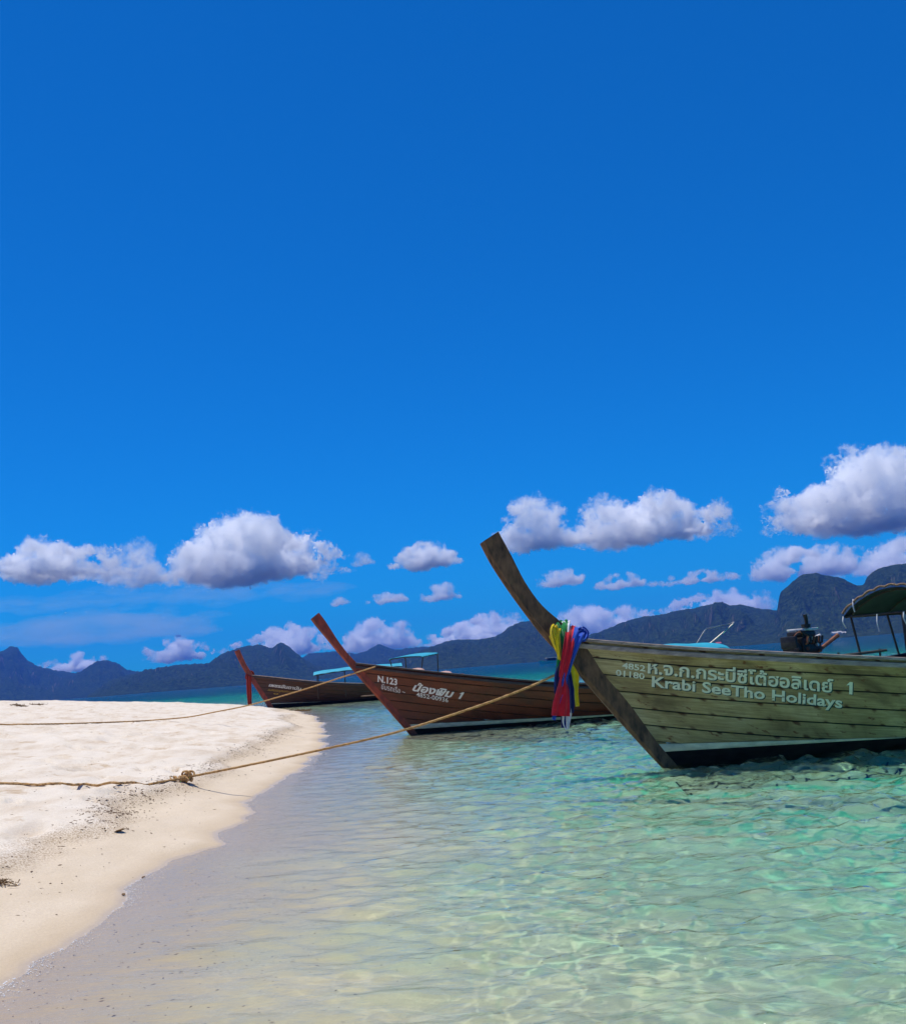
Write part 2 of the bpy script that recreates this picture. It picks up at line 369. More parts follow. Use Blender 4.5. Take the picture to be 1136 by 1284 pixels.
# ------------------------------------------------------------------ clouds (volumes, outside the haze)
def cloud(prof, base, label, seed, den=1., vox=1.25, disp=1., veil=False):
    rg = np.random.default_rng(seed); P = np.array(prof, float); cx = .5 * (P[0, 0] + P[-1, 0])
    elev = max((horizon(cx) - base) / F, .03); dist = float(np.clip(950 / elev, 8200, 24000)); s = dist / F
    d = ray(cx, base); d = d / np.linalg.norm(d[:2]); O = EYEV + d * dist
    rt = np.array([d[1], -d[0], 0]); fw = np.array([d[0], d[1], 0]); hm = base - P[:, 1].min(); disp = float(np.clip(hm / 65, .3, 1)); bm = bmesh.new(); w = P[-1, 0] - P[0, 0]
    for k in range(int(14 + w * .36)):
        x = rg.uniform(P[0, 0], P[-1, 0]); x = np.clip(x, P[0, 0] + 4, P[-1, 0] - 4)
        hgt = max((base - np.interp(x, P[:, 0], P[:, 1])) * 1.04 + 1, 6.)
        rr = min(max(hgt * rg.uniform(.17, .38), 4.6), max(6.5, .17 * w)) * 1.08
        zc = rg.uniform(0, 1) ** 1.3 * max(hgt - rr * 1.3, 0) + rr * .3
        if k % 3 == 0: zc = max(hgt - rr, rr * .6)
        if k % 3 == 1: zc = rr * .45; 
        # the photograph's horizon is tilted: undo it inside the cloud
        zz = zc + .0 * (x - cx)
        c_ = rt * ((x - cx) * s) + fw * (rg.normal(0, .12) * w * s) + np.array([0, 0, zz * s])
        st = 1.45 if k % 3 == 1 else 1.
        if veil: st = 3.2; rr = max(rr, 7)
        bmesh.ops.create_icosphere(bm, subdivisions=2, radius=1, matrix=Matrix.Translation(c_) @ Matrix.Diagonal((rr * s * st, rr * s * st, rr * s * .8, 1)))
    me = bpy.data.meshes.new('cloud'); bm.to_mesh(me); bm.free()
    o = bpy.data.objects.new('cloud', me); o.location = O; COL.objects.link(o)
    r = o.modifiers.new('r', 'REMESH'); r.mode = 'VOXEL'; r.voxel_size = vox * s
    for sc_, st, ty in ((20, 9., 'SOFT_NOISE'), (11, 8., 'HARD_NOISE'), (5.5, 5., 'HARD_NOISE'), (2.6, 3.0, 'HARD_NOISE'), (1.4, 1.7, 'HARD_NOISE')):
        tx = bpy.data.textures.new('c', 'CLOUDS'); tx.noise_scale = sc_ * s; tx.noise_depth = 1; tx.noise_type = ty
        dm = o.modifiers.new('d', 'DISPLACE'); dm.texture = tx; dm.strength = st * s * disp; dm.mid_level = .5; dm.texture_coords = 'LOCAL'
    dg = bpy.context.evaluated_depsgraph_get(); dg.update()
    m2 = bpy.data.meshes.new_from_object(o.evaluated_get(dg)); o.modifiers.clear(); o.data = m2; m2.name = 'cloud'
    t, vv = volmat('cloud_vapour', (1, 1, 1), .04)
    n = t.noise(t.tc('Object'), .012 * 6500 / dist, 6, .68)
    gx = t.n('SeparateXYZ'); t.L.new(t.tc('Generated'), gx.inputs[0])
    def sq(i, c0, k): return t.math('POWER', t.math('MULTIPLY', t.math('ADD', gx.outputs[i], -c0), k), 2.)
    r2_ = t.math('ADD', t.math('ADD', sq(0, .5, 1.9), sq(1, .5, 1.7)), sq(2, .35, 1.5))
    n = t.math('ADD', n, t.math('SUBTRACT', .055, t.math('MULTIPLY', r2_, .20)))
    t.L.new(t.rng(n, .42 - .06 * (1 - disp), .66 - .06 * (1 - disp), 0., .052 * 6500 / dist * den * (1 + .5 * (1 - disp)), False), vv.inputs['Density'])
    if veil:
        t, vv = volmat('veil_vapour', (1, 1, 1), den / (60 * s))
    m2.materials.clear(); m2.materials.append(t.m)
    tag(o, label, 'cloud', 'fair weather clouds over the bay'); return o
cloud([(188, 715), (215, 695), (240, 675), (262, 655), (280, 640), (300, 632), (325, 640), (345, 660), (365, 672), (395, 668), (410, 685), (440, 705), (455, 715)], 724, 'largest billowing white cloud, above the boat with the red sash', 1)
cloud([(-90, 705), (-50, 690), (0, 700), (25, 690), (40, 672), (60, 676), (85, 690), (115, 682), (140, 690), (150, 715)], 728, 'lumpy white cloud above the notched far left peak', 2)
cloud([(135, 700), (160, 684), (178, 672), (200, 700), (230, 712)], 732, 'ragged grey shred of cloud between two big left clouds', 3, .35)
cloud([(440, 700), (455, 688), (472, 700)], 708, 'faint grey wisp beside the largest cloud', 21, .3)
cloud([(482, 704), (500, 690), (525, 676), (550, 675), (572, 690), (578, 704)], 711, 'small flat-based white cloud above the brown boat prow', 4)
cloud([(618, 668), (635, 640), (660, 618), (680, 613), (700, 628), (708, 648), (715, 668)], 688, 'upright puffy cloud behind the weathered prow tip', 5)
cloud([(690, 672), (715, 652), (740, 660), (748, 674)], 682, 'thin grey cloud joining two puffy clouds', 22, .4)
cloud([(735, 630), (748, 611), (765, 608), (785, 625), (808, 618), (835, 609), (860, 625), (880, 638), (905, 635), (920, 655), (930, 668)], 676, 'wide white cloud floating over the turquoise canopy', 6)
cloud([(968, 655), (980, 620), (1000, 602), (1020, 612), (1045, 590), (1065, 570), (1085, 558), (1110, 562), (1140, 575), (1175, 590), (1210, 625)], 660, 'tall bright cloud highest above the limestone crag', 7)
cloud([(944, 700), (965, 684), (990, 678), (1015, 688), (1045, 680), (1075, 690)], 722, 'grey-based cloud just left of and above the crag', 8)
cloud([(1050, 706), (1090, 690), (1115, 678), (1140, 672), (1180, 690), (1230, 705)], 718, 'low cloud touching the crag top on the right', 9, .7)
cloud([(672, 722), (690, 712), (715, 711), (735, 724)], 734, 'small cloudlet right of the weathered prow', 10, .7)
cloud([(746, 730), (770, 717), (790, 716), (812, 730)], 737, 'small flat cloudlet above the wooded ridge', 11, .7)
cloud([(815, 726), (850, 715), (885, 714), (930, 724)], 731, 'long thin cloudlet above the wooded ridge', 12, .6)
cloud([(455, 750), (475, 741), (500, 741), (512, 751)], 756, 'tiny white cloud scrap above the far range', 13, .6)
cloud([(524, 744), (545, 730), (562, 728), (580, 744)], 752, 'tiny rounded cloud scrap left of the weathered prow', 14, .7)
cloud([(412, 754), (425, 746), (440, 754)], 758, 'tiniest cloud speck above the brown prow tip', 15, .6)
cloud([(50, 832), (75, 822), (100, 818), (130, 826)], 842, 'low white cloud resting on the far left range', 16, 1.3)
cloud([(180, 812), (200, 800), (225, 797), (262, 812)], 828, 'low white cloud behind the gap in the left range', 17, 1.3)
cloud([(266, 812), (285, 802), (310, 800), (335, 790), (352, 780), (375, 783), (402, 795), (420, 805)], 822, 'low heaped cloud behind the two rounded hilltops', 18, 1.3)
cloud([(432, 795), (450, 776), (468, 770), (490, 784), (510, 775), (520, 795)], 815, 'low heaped cloud right of the brown prow', 19, 1.3)
cloud([(522, 800), (550, 785), (580, 778), (610, 768), (640, 768), (665, 780)], 808, 'low cloud bank over the hill behind the weathered prow', 20, 1.3)
cloud([(690, 775), (715, 758), (740, 752), (770, 765), (790, 758), (820, 772)], 800, 'low cloud bank just right of the coloured sashes', 23, 1.3)
cloud([(815, 760), (850, 748), (890, 742), (930, 738), (965, 745)], 772, 'low pale cloud bank above the ridge beside the crag', 24, 1.)
cloud([(-120, 752), (0, 745), (150, 748), (300, 742), (420, 748)], 756, 'thin veil of high cloud under the large left clouds', 25, .12, veil=True)
cloud([(-120, 795), (0, 782), (120, 772), (200, 775), (250, 790)], 806, 'faint veil of cloud above the far left range', 26, .2, veil=True)
# ------------------------------------------------------------------ boat materials
def wood_paint(name, dk, md, lt, stain, rough, stain_amt, spec=.4, coat=0.):
    t = NT(mat(name)); uv = t.tc('UV', (1, 1, 1)); st = t.tc('UV', (.9, 14, 1)); st2 = t.tc('UV', (2.2, 3., 1))
    gr = t.noise(st, 3., 6, .65); pa = t.noise(uv, 1.6, 5, .6, .6); fine = t.noise(t.tc('UV', (3, 60, 1)), 3, 4, .7)
    c = t.ramp(pa, [(.28, dk), (.5, md), (.72, lt)])
    c = t.mix(t.rng(gr, .35, .7, .0, .55), c, dk)
    sp = t.noise(st2, 3.4, 4, .6); c = t.mix(t.rng(sp, .60, .70, 0., stain_amt), c, stain)
    # nail stains along the seams
    sx = t.n('SeparateXYZ'); t.L.new(uv, sx.inputs[0])
    fu = t.math('PINGPONG', t.math('ADD', sx.outputs[0], t.math('MULTIPLY', t.math('FLOOR', t.math('DIVIDE', sx.outputs[1], .2)), .31)), .28)
    fv = t.math('PINGPONG', t.math('ADD', sx.outputs[1], .2), .1)
    dd = t.math('SQRT', t.math('ADD', t.math('POWER', t.math('MULTIPLY', fu, 1.0), 2.), t.math('POWER', fv, 2.)))
    dd = t.math('ADD', dd, t.math('MULTIPLY', t.math('SUBTRACT', sp, .5), .10))
    c = t.mix(t.rng(dd, .012, .05, stain_amt, 0.), c, tuple(q * .6 for q in stain))
    big = t.noise(t.tc('UV', (.8, 2.5, 1)), 1.1, 5, .7); c = t.mix(t.rng(big, .52, .72, 0., .6), c, tuple(q * .8 for q in dk))
    wash = t.noise(t.tc('UV', (.7, 9, 1)), 2., 5, .7); c = t.mix(t.rng(wash, .55, .75, 0., .35), c, tuple(min(1, q * 1.2) for q in lt))
    c = t.mix(t.rng(fv, .004, .011, .9, 0.), c, (.010, .007, .005))
    h = t.math('ADD', gr, t.math('MULTIPLY', fine, .5))
    return t.set(Base_Color=c, Roughness=t.rng(pa, .3, .7, rough * .8, min(1, rough * 1.2)), Specular_IOR_Level=spec, Coat_Weight=coat, Coat_Roughness=.25, Normal=t.bump(h, .5, .006))
M = {}
M['olive'] = wood_paint('weathered_olive_planks', (.13, .080, .028), (.43, .315, .125), (.64, .51, .26), (.14, .038, .010), .85, .95)
M['brown'] = wood_paint('varnished_red_brown_planks', (.045, .008, .002), (.14, .022, .004), (.20, .038, .008), (.03, .006, .003), .45, .5, .4, .12)
M['dark'] = wood_paint('dark_brown_planks', (.028, .008, .004), (.06, .016, .006), (.10, .03, .010), (.02, .007, .003), .5, .5)
M['post'] = simple('weathered_prow_timber', (.115, .060, .028), .8, .8, 5., (2.6, 6, 1.1), .8)
M['post_red'] = simple('varnished_prow_timber', (.24, .032, .006), .45, .6, 3., (2.5, 6, 1.2), .2)
M['rail'] = simple('grey_weathered_rail', (.33, .25, .20), .8, .4, 5., (.7, 6, 6), .4)
M['rail_dark'] = simple('dark_rail', (.045, .03, .025), .6, .5, 5., (.7, 6, 6), .3)
M['black'] = simple('black_bottom_paint', (.014, .010, .008), .9, .5, 6., (1, 1, 3), .3, 0., .1)
M['white'] = simple('white_boot_stripe', (.64, .58, .38), .6, .25, 6., (1, 1, 3), .2)
M['inside'] = simple('bare_inner_planks', (.22, .14, .08), .8, .4, 4., (.6, 6, 6), .4)
M['turq'] = simple('turquoise_tarp', (.010, .32, .44), .6, .15, 2., (1, 1, 1), .4)
M['navy'] = simple('navy_tarp', (.010, .016, .06), .7, .3, 3., (1, 1, 1), .4)
M['bluetarp'] = simple('blue_tarp', (.015, .09, .38), .6, .3, 3., (1, 1, 1), .4)
M['greytarp'] = simple('grey_green_tarp', (.022, .028, .022), .8, .5, 3., (1, 1, 1), .5)
M['steel'] = simple('galvanised_tube', (.45, .42, .38), .35, .25, 10., (1, 1, 1), .05, 1.)
M['iron'] = simple('greasy_black_iron', (.025, .02, .018), .45, .6, 14., (1, 1, 1), .3, .4)
M['rust'] = simple('rusty_pipe', (.20, .065, .025), .7, .5, 14., (1, 1, 1), .3)
M['alu'] = simple('pale_metal_plate', (.62, .60, .56), .4, .2, 8., (1, 1, 1), .1)
M['pole'] = simple('dark_wooden_pole', (.07, .045, .03), .7, .4, 8., (3, 3, 1), .3)
_t = NT(mat('cream_lettering')); _n = _t.noise(_t.tc('Object', (1, 1, 2)), 16, 5, .7)
M['cream'] = _t.set(Base_Color=_t.mix(_t.rng(_n, .56, .66, 0., .75), (.74, .74, .54), (.32, .27, .13)), Roughness=.7)
M['lettershade'] = simple('teal_letter_shadow', (.012, .05, .045), .7, .2, 30.)
M['whitelet'] = simple('white_lettering', (.78, .76, .70), .6, .08, 30.)
M['gold'] = simple('gold_lettering', (.45, .27, .03), .6, .2, 30.)
# ------------------------------------------------------------------ hull geometry
class Hull:
    """local axes: x from bow to stern, -y the side shown to the beach, z up, origin where the stem meets the water"""
    def __init__(s, front, back, sheer, beam=.92, L=9.2, keel=-.32, w=.2, zb=(.17, .12), zw=(.26, 2.9), np_=9):
        s.front = smooth_path(front, 40); s.back = smooth_path(back, 40)
        s.beam, s.L, s.keel, s.w, s.zb_, s.zw_, s.np = beam, L, keel, w, zb, zw, np_
        P = np.array(sheer, float); s._t = np.linspace(0, L, 200); z = np.interp(s._t, P[:, 0], P[:, 1])
        k = np.ones(25) / 25; s._z = np.convolve(np.pad(z, 12, mode='reflect', reflect_type='odd'), k, 'valid')
        b = np.array(back, float); o = np.argsort(b[:, 1]); s.bz, s.bx = b[o, 1], b[o, 0]
    def zs(s, t): return np.interp(t, s._t, s._z)
    def xs(s, z):
        z = np.asarray(z, float); sl = (s.bx[1] - s.bx[0]) / (s.bz[1] - s.bz[0])
        return np.where(z < s.bz[0], s.bx[0] + sl * (z - s.bz[0]), np.interp(z, s.bz, s.bx)) - .05
    def B(s, t):
        t = np.maximum(t, 0); b = s.beam * (1 - np.exp(-(t / 2.1) ** 1.12))
        return b * (1 - .42 * np.clip((t - 5) / (s.L - 5), 0, 1) ** 2)
    def y(s, t, z):
        zs = s.zs(t); v = np.clip((z - s.keel) / (zs - s.keel), 0, 1.1); q = np.clip(t / 3.5, 0, 1); p = .95 * (1 - q) + .5 * q
        return .05 + s.B(t) * v ** p
    def zb(s, t): return s.zb_[0] + (s.zb_[1] - s.zb_[0]) * np.clip(t / 3, 0, 1)
    def zw(s, t): return np.maximum(s.zw_[0] + (s.zb(s.zw_[1]) - s.zw_[0]) * np.clip(t / s.zw_[1], 0, 1), s.zb(t))
    def pt(s, t, z, side, off=0.):
        return (float(s.xs(z) + t), float(side * (s.y(t, z) + off)), float(z))
def strake(h, side, zhi, zlo, ts, rows=(0, .5, 1), groove=.016, thick=.028, out=0.):
    rings, uvs = [], []
    for t in ts:
        a, b = float(zlo(t)), float(zhi(t)); hh = b - a
        if hh < .006: continue
        g = min(.009, hh * .25)
        prof = [(a, -groove), (a + g, 0), (a + hh * .5, 0), (b - g, 0), (b, -groove)]
        r = [h.pt(t, z, side, o + out) for z, o in prof]
        r += [h.pt(t, b, side, -thick), h.pt(t, a, side, -thick)]
        rings.append(r); x = float(h.zs(t)); uvs += [(t, x - z + 5) for z, o in prof] + [(t, x - b + 5), (t, x - a + 5)]
    if len(rings) < 2: return None
    return MB().rings(rings, True, True, uvs)
def box_rail(h, side, ts, y0, y1, z0, z1):
    rings = []
    for t in ts:
        z = float(h.zs(t)); x = float(h.xs(z) + t); y = float(h.y(t, z))
        b = .006
        rings.append([(x, side * (y + y0), z + z0 + b), (x, side * (y + y0 + b), z + z0), (x, side * (y + y1 - b), z + z0), (x, side * (y + y1), z + z0 + b),
                      (x, side * (y + y1), z + z1 - b), (x, side * (y + y1 - b), z + z1), (x, side * (y + y0 + b), z + z1), (x, side * (y + y0), z + z1 - b)])
    return MB().rings(rings)
def build_boat(name, h, loc, yaw, mats, label, stripe=True, thick=.075, group='long-tail boats along the beach'):
    root = empty(name, loc, yaw); tag(root, label, 'boat', group)
    plank, post, rail, rub = (M[k] for k in mats)
    ts = h.L * np.linspace(0, 1, 46) ** 1.35
    # painted bottom: one closed shell below the boot line, with keel
    rings = []
    for t in ts:
        zb = float(h.zb(t)); zz = [h.keel, h.keel + .12, h.keel + .3, zb - .012, zb]
        r = [h.pt(t, z, -1, (-.006 if i == 4 else 0)) for i, z in enumerate(zz)]
        r += [h.pt(t, z, 1, (-.006 if i == 4 else 0)) for i, z in reversed(list(enumerate(zz)))]
        rings.append(r)
    hull = MB().rings(rings).build('hull', M['black'], root)
    tag(hull, 'black painted bottom below the planking')
    for side in (-1, 1):
        if stripe:
            mb = strake(h, side, h.zw, h.zb, ts, groove=.004)
            if mb: mb.build('waterline_stripe', M['white'], hull)
        for k in range(h.np):
            mb = strake(h, side, lambda t: max(h.zs(t) - k * h.w, h.zw(t)), lambda t: max(h.zs(t) - (k + 1) * h.w, h.zw(t)), ts)
            if mb: mb.build('plank', plank, hull)
        box_rail(h, side, ts, -.05, .045, -.004, .032).build('gunwale', rail, root)
        box_rail(h, side, ts, -.002, .028, -.085, -.03).build('rub_rail', rub, root)
    # stem post and raised prow in one timber
    rr = []
    zl = h.keel; f, b = h.front, h.back
    for i in range(40):
        (fx, fz), (bx, bz) = f[i], b[i]; th = thick * (1 - .25 * i / 40)
        mx, mz = fx * .8 + bx * .2, fz * .8 + bz * .2
        rr.append([(fx, -th * .45, fz), (mx, -th, mz), (bx, -th, bz), (bx, th, bz), (mx, th, mz), (fx, th * .45, fz)])
    prow = MB().rings(rr).build('prow_post', post, root, angle=R(30))
    # inside: floor, ribs, thwarts, foredeck, transom
    def cross(t, z, inset=.03): return float(h.y(t, z)) - inset
    V = []
    for t in ts[4:]:
        z = .22; y = cross(t, z); x = float(h.xs(z) + t); V.append([(x, -y, z), (x, y, z), (x, y, z - .03), (x, -y, z - .03)])
    MB().rings(V).build('floor', M['inside'], root)
    V = []
    for t in ts[:18]:
        if t > 1.5: break
        z = float(h.zs(t)) - .05; y = cross(t, z, .02); x = float(h.xs(z) + t); V.append([(x, -y, z), (x, y, z), (x, y, z - .03), (x, -y, z - .03)])
    MB().rings(V).build('foredeck', M['inside'], root)
    for t in np.arange(1.6, h.L - .4, .62):
        for side in (-1, 1):
            zz = np.linspace(.2, float(h.zs(t)) - .02, 6)
            P = [(float(h.xs(z) + t), side * (float(h.y(t, z)) - .045), z) for z in zz]
            MB().tube(P, .024, 5).build('rib', M['inside'], root)
    for t in (2.4, 4.2, 6.0, 7.6):
        z = float(h.zs(t)) - .16; y = cross(t, z, .035); x = float(h.xs(z) + t)
        MB().box((x, 0, z), (.26, 2 * y, .035), bev=.006).build('thwart', M['inside'], root)
    t = h.L; zz = np.linspace(h.keel, float(h.zs(t)), 8)
    a = [(float(h.xs(z) + t) - .01, -float(h.y(t, z)) + .004, z) for z in zz] + [(float(h.xs(z) + t) - .01, float(h.y(t, z)) - .004, z) for z in zz[::-1]]
    MB().rings([a, [(x - .05, y, z) for x, y, z in a]]).build('transom', plank, root)
    return root
def place(px, py, yaw):
    """frame of a boat whose stem meets the water at this pixel"""
    O = at_z(px, py, 0.); a = np.array([math.cos(yaw), math.sin(yaw), 0]); nrm = np.array([-math.sin(yaw), math.cos(yaw), 0])
    def loc(x, y, off=0.):
        d = ray(x, y); q = O + nrm * off; k = ((q - EYEV) @ nrm) / (d @ nrm); p = EYEV + d * k - O; return np.array([p @ a, p[2]])
    return O, a, nrm, loc
def to_world(O, a, nrm, p): return O + a * p[0] + nrm * p[1] + np.array([0, 0, p[2]])
# --- shapes
YAW1 = R(4.); O1, A1, N1, L1 = place(829, 962, YAW1)
fr1 = [L1(*p) for p in [(602, 682), (615.7, 708), (636, 739), (657, 768), (677, 794), (695, 814), (713, 832), (734, 856), (767, 894), (803, 934), (829, 962)]]
bk1 = [L1(*p) for p in [(624, 667.5), (641, 699), (657, 730), (677, 758), (700.5, 779), (720, 796), (738, 818), (756, 846), (787, 882), (822, 930), (846, 958)]]
def extend(f, b):
    f = [f[0]] + list(f[1:]); d = f[-1] - f[-2]; f.append(f[-1] + d / abs(d[1]) * .33)
    b = list(b); d = b[-1] - b[-2]; b.append(b[-1] + d / abs(d[1]) * (.33 + b[-1][1])); return f, b
def low(b, zmax):
    return [p for p in b if p[1] < zmax]
H1 = Hull(*extend(fr1, bk1), [(0, 1.50), (.4, 1.42), (.95, 1.31), (1.9, 1.17), (3.55, .935), (5.6, .80), (7.6, .82), (9.3, .95)])
YAW2 = R(4.); O2, A2, N2, L2 = place(513, 921, YAW2)
fr2 = [L2(*p) for p in [(389.5, 777), (399, 789), (410, 802), (422, 817), (434, 831), (452, 852), (470, 872), (492, 897), (513, 921)]]
bk2 = [L2(*p) for p in [(400, 768.5), (408, 779), (417, 793), (427, 808), (440, 824), (462, 846), (481, 868), (503, 893), (525, 918)]]
H2 = Hull(*extend(fr2, bk2), [(0, 1.54), (.5, 1.43), (1.2, 1.26), (2.0, 1.10), (2.9, .92), (4.0, .74), (5.6, .62), (7.6, .64), (9.3, .8)], zb=(.10, .06), zw=(.20, 5.), np_=9)
YAW3 = R(6.); O3, A3, N3, L3 = place(337, 889, YAW3)
fr3 = [L3(*p) for p in [(294, 817), (298, 826), (303, 836), (309, 846), (315, 855), (325, 870), (337, 889)]]
bk3 = [L3(*p) for p in [(300.5, 814.5), (304.5, 824), (309, 833.5), (315, 843), (321, 853), (331, 868), (344, 888)]]
H3 = Hull(*extend(fr3, bk3), [(0, 1.72), (.6, 1.62), (1.5, 1.42), (3.0, 1.12), (5.0, .86), (7, .78), (9.3, .95)], beam=1., zb=(.22, .12), zw=(.26, 3.), L=10.)
boat1 = build_boat('longtail_boat', H1, O1, YAW1, ('olive', 'post', 'rail', 'rail'), 'weathered olive plank long-tail boat with coloured sashes on its raised prow')
boat2 = build_boat('longtail_boat', H2, O2, YAW2, ('brown', 'post_red', 'rail_dark', 'rail_dark'), 'varnished red-brown long-tail boat marked N.123 beside the sand', thick=.06)
boat3 = build_boat('longtail_boat', H3, O3, YAW3, ('dark', 'post_red', 'rail', 'rail_dark'), 'dark brown long-tail boat with red sash hanging from its prow', thick=.07)
# boats mostly hidden behind the first ones
def mooring(px, py, y): 
    p = at_y(px, py, y); return np.array([p[0], p[1], 0.])
HG = Hull(*extend(fr2, bk2), [(0, 1.54), (.5, 1.43), (1.2, 1.26), (2.0, 1.10), (2.9, .95), (4.0, .85), (5.6, .80), (7.6, .82), (9.3, .86)], zb=(.10, .06), zw=(.20, 5.))
# stern of boat 4 towards the beach: its engine shows above the first boat's gunwale
YAW4 = R(180. + 38.); P4 = mooring(1008, 815, 17.2); A4 = np.array([math.cos(YAW4), math.sin(YAW4), 0]); O4 = P4 - A4 * (HG.L - 1.0)
boat4 = build_boat('longtail_boat', HG, O4, YAW4, ('dark', 'post_red', 'rail_dark', 'rail_dark'), 'long-tail boat with exposed engine and dark canopy behind the weathered boat')
HS = Hull(*extend([np.array(p) for p in ((-.62, 1.0), (-.45, .72), (-.22, .35), (0., 0.))], [np.array(p) for p in ((-.48, 1.03), (-.30, .72), (-.08, .35), (.14, 0.02))]), [(0, .92), (.8, .84), (2.0, .76), (3.5, .70), (5.2, .72)], L=5.2, beam=.75, zb=(.10, .06), zw=(.20, 5.))
YAW5 = R(180. + 25.); P5 = mooring(746, 815, 24.); A5 = np.array([math.cos(YAW5), math.sin(YAW5), 0]); O5 = P5 - A5 * 4.9
boat5 = build_boat('longtail_boat', HS, O5, YAW5, ('dark', 'post_red', 'rail_dark', 'rail_dark'), 'boat with low turquoise canopy and bare tube frame behind the weathered boat')
YAW6 = R(180. + 66.); P6 = mooring(513, 845, 40.); A6 = np.array([math.cos(YAW6), math.sin(YAW6), 0]); O6 = P6 - A6 * 4.4
boat6 = build_boat('longtail_boat', HS, O6, YAW6, ('dark', 'post_red', 'rail_dark', 'rail_dark'), 'boat with small tilted turquoise canopy just behind the red-brown bow')
# ------------------------------------------------------------------ canopies
def canopy(root, h, x0, x1, zr, hw, mroof, mpost=None, arch=.18, drop0=0., drop1=0., tilt=0., posts=3, zbase=None):
    mpost = mpost or M['pole']; c = []
    rings = []
    def roof_z(u, w): return zr + arch * (1 - w * w) + tilt * (u - .5) - drop0 * max(0, 1 - u / .45) ** 2 - drop1 * max(0, (u - .55) / .45) ** 2 + .012 * math.sin(u * 19) * (1 - w * w)
    nu, nw = 22, 13
    top = [[(x0 + (x1 - x0) * u, w * hw, roof_z(u, w) - .012 * (math.cos(u * 44) + 1) * (abs(w) > .95)) for w in np.linspace(-1, 1, nw)] for u in np.linspace(0, 1, nu)]
    rings = [r + [(x, y, z - .018) for x, y, z in r[::-1]] for r in top]
    MB().rings(rings).build('canopy_roof', mroof, root)
    for k in range(posts):
        u = .04 + .92 * k / (posts - 1); x = x0 + (x1 - x0) * u
        for w in (-1, 1):
            ztop = roof_z(u, w * .96) - .02; t = x + .7; z = .35
            yb = min(hw * .96, float(h.y(max(t, .3), .7)) - .05) if zbase is None else hw * .96
            MB().tube([(x, w * yb, .3), (x, w * hw * .96, ztop)], .022, 8).build('canopy_post', mpost, root)
        P = [(x, w * hw * .97, roof_z(u, w) - .035) for w in np.linspace(-1, 1, 9)]
        MB().tube(P, .016, 6).build('canopy_bow', mpost, root)
    for w in (-1, 1):
        P = [(x0 + (x1 - x0) * u, w * hw * .97, roof_z(u, w) - .04) for u in np.linspace(0, 1, 9)]
        MB().tube(P, .018, 6).build('canopy_rail', mpost, root)
    return roof_z
# boat 3: turquoise canopy amidships with blue tarps inside
canopy(boat3, H3, 2.35, 6.8, 1.62, .85, M['turq'], arch=.14, drop0=.12, posts=4)
MB().box((5.6, -.1, 1.0), (1.7, 1.2, .36), bev=.08).build('tarp_bundle', M['bluetarp'], boat3)
MB().tube([(4.2, .3, 1.6), (4.2, .3, 2.55)], [.02, .012], 6).build('mast', M['alu'], boat3)
# boat 5: low turquoise canopy plus bare tube frame
canopy(boat5, HS, 1.55, 4.6, 1.32, .62, M['turq'], arch=.13, drop0=.06, drop1=.02, posts=3)
MB().tube(smooth_path([(1.75, -.5, 1.30), (1.35, -.5, 1.72), (1.25, -.45, 1.77), (.62, -.45, 1.84), (.55, -.42, 1.82), (1.45, -.5, 1.28)], 30), .016, 7).build('tube_frame', M['steel'], boat5)
MB().tube([(5.05, -.55, .8), (5.05, -.55, 1.55)], [.03, .028], 8).build('mooring_post', M['alu'], boat5)
# boat 6: small tilted canopy
canopy(boat6, HS, 3.2, 4.6, 1.88, .74, M['turq'], arch=.04, tilt=-.1, posts=2)
# boat 4: dark canopy, curtain, engine
LB = HG.L
cx1 = LB - 3.95
canopy(boat4, HG, cx1 - 4.2, cx1, 1.70, 1.05, M['greytarp'], arch=.42, drop1=.0, posts=4)
rings = []
for u in np.linspace(0, 1, 24):
    y = .10 + .86 * u; x = cx1 - .16 + .012 * math.sin(u * 30); rings.append([(x, y, 1.24), (x + .02 * math.sin(u * 22), y, .62), (x + .012, y, .62), (x + .012, y, 1.24)])
MB().rings(rings).build('end_curtain', M['navy'], boat4)
for k, (x, y, z0, dz) in enumerate(((cx1 + .02, -1.04, 1.68, .22), (cx1 + .02, -.35, 1.66, .32), (cx1 - .02, .15, 1.66, .24), (cx1 + .0, -.8, 1.98, .24))):
    P = smooth_path([(x, y, z0), (x + .05, y + .01, z0 - dz * .5), (x - .02 + .05 * (k % 2), y + .015, z0 - dz)], 8)
    MB().tube(P, .013, 6).build('tie_rope', M['whitelet'], boat4)
for k in range(9):
    w0, w1 = -1 + 2 * k / 9, -1 + 2 * (k + 1) / 9
    P = [(cx1 + .02, 1.05 * w, 1.70 + .42 * (1 - w * w) + .03 + .03 * math.sin(math.pi * (w - w0) / (w1 - w0))) for w in np.linspace(w0, w1, 7)]
    MB().tube(P, .022, 6).build('rolled_hem', M['inside'], boat4)
MB().tube([(cx1 - .05, -1.03, 1.66), (cx1 - .05, 1.03, 1.66)], .02, 6).build('tie_beam', M['pole'], boat4)
MB().tube([(cx1 - .1, .06, .3), (cx1 - .1, .08, 1.68)], .03, 8).build('canopy_post', M['pole'], boat4)
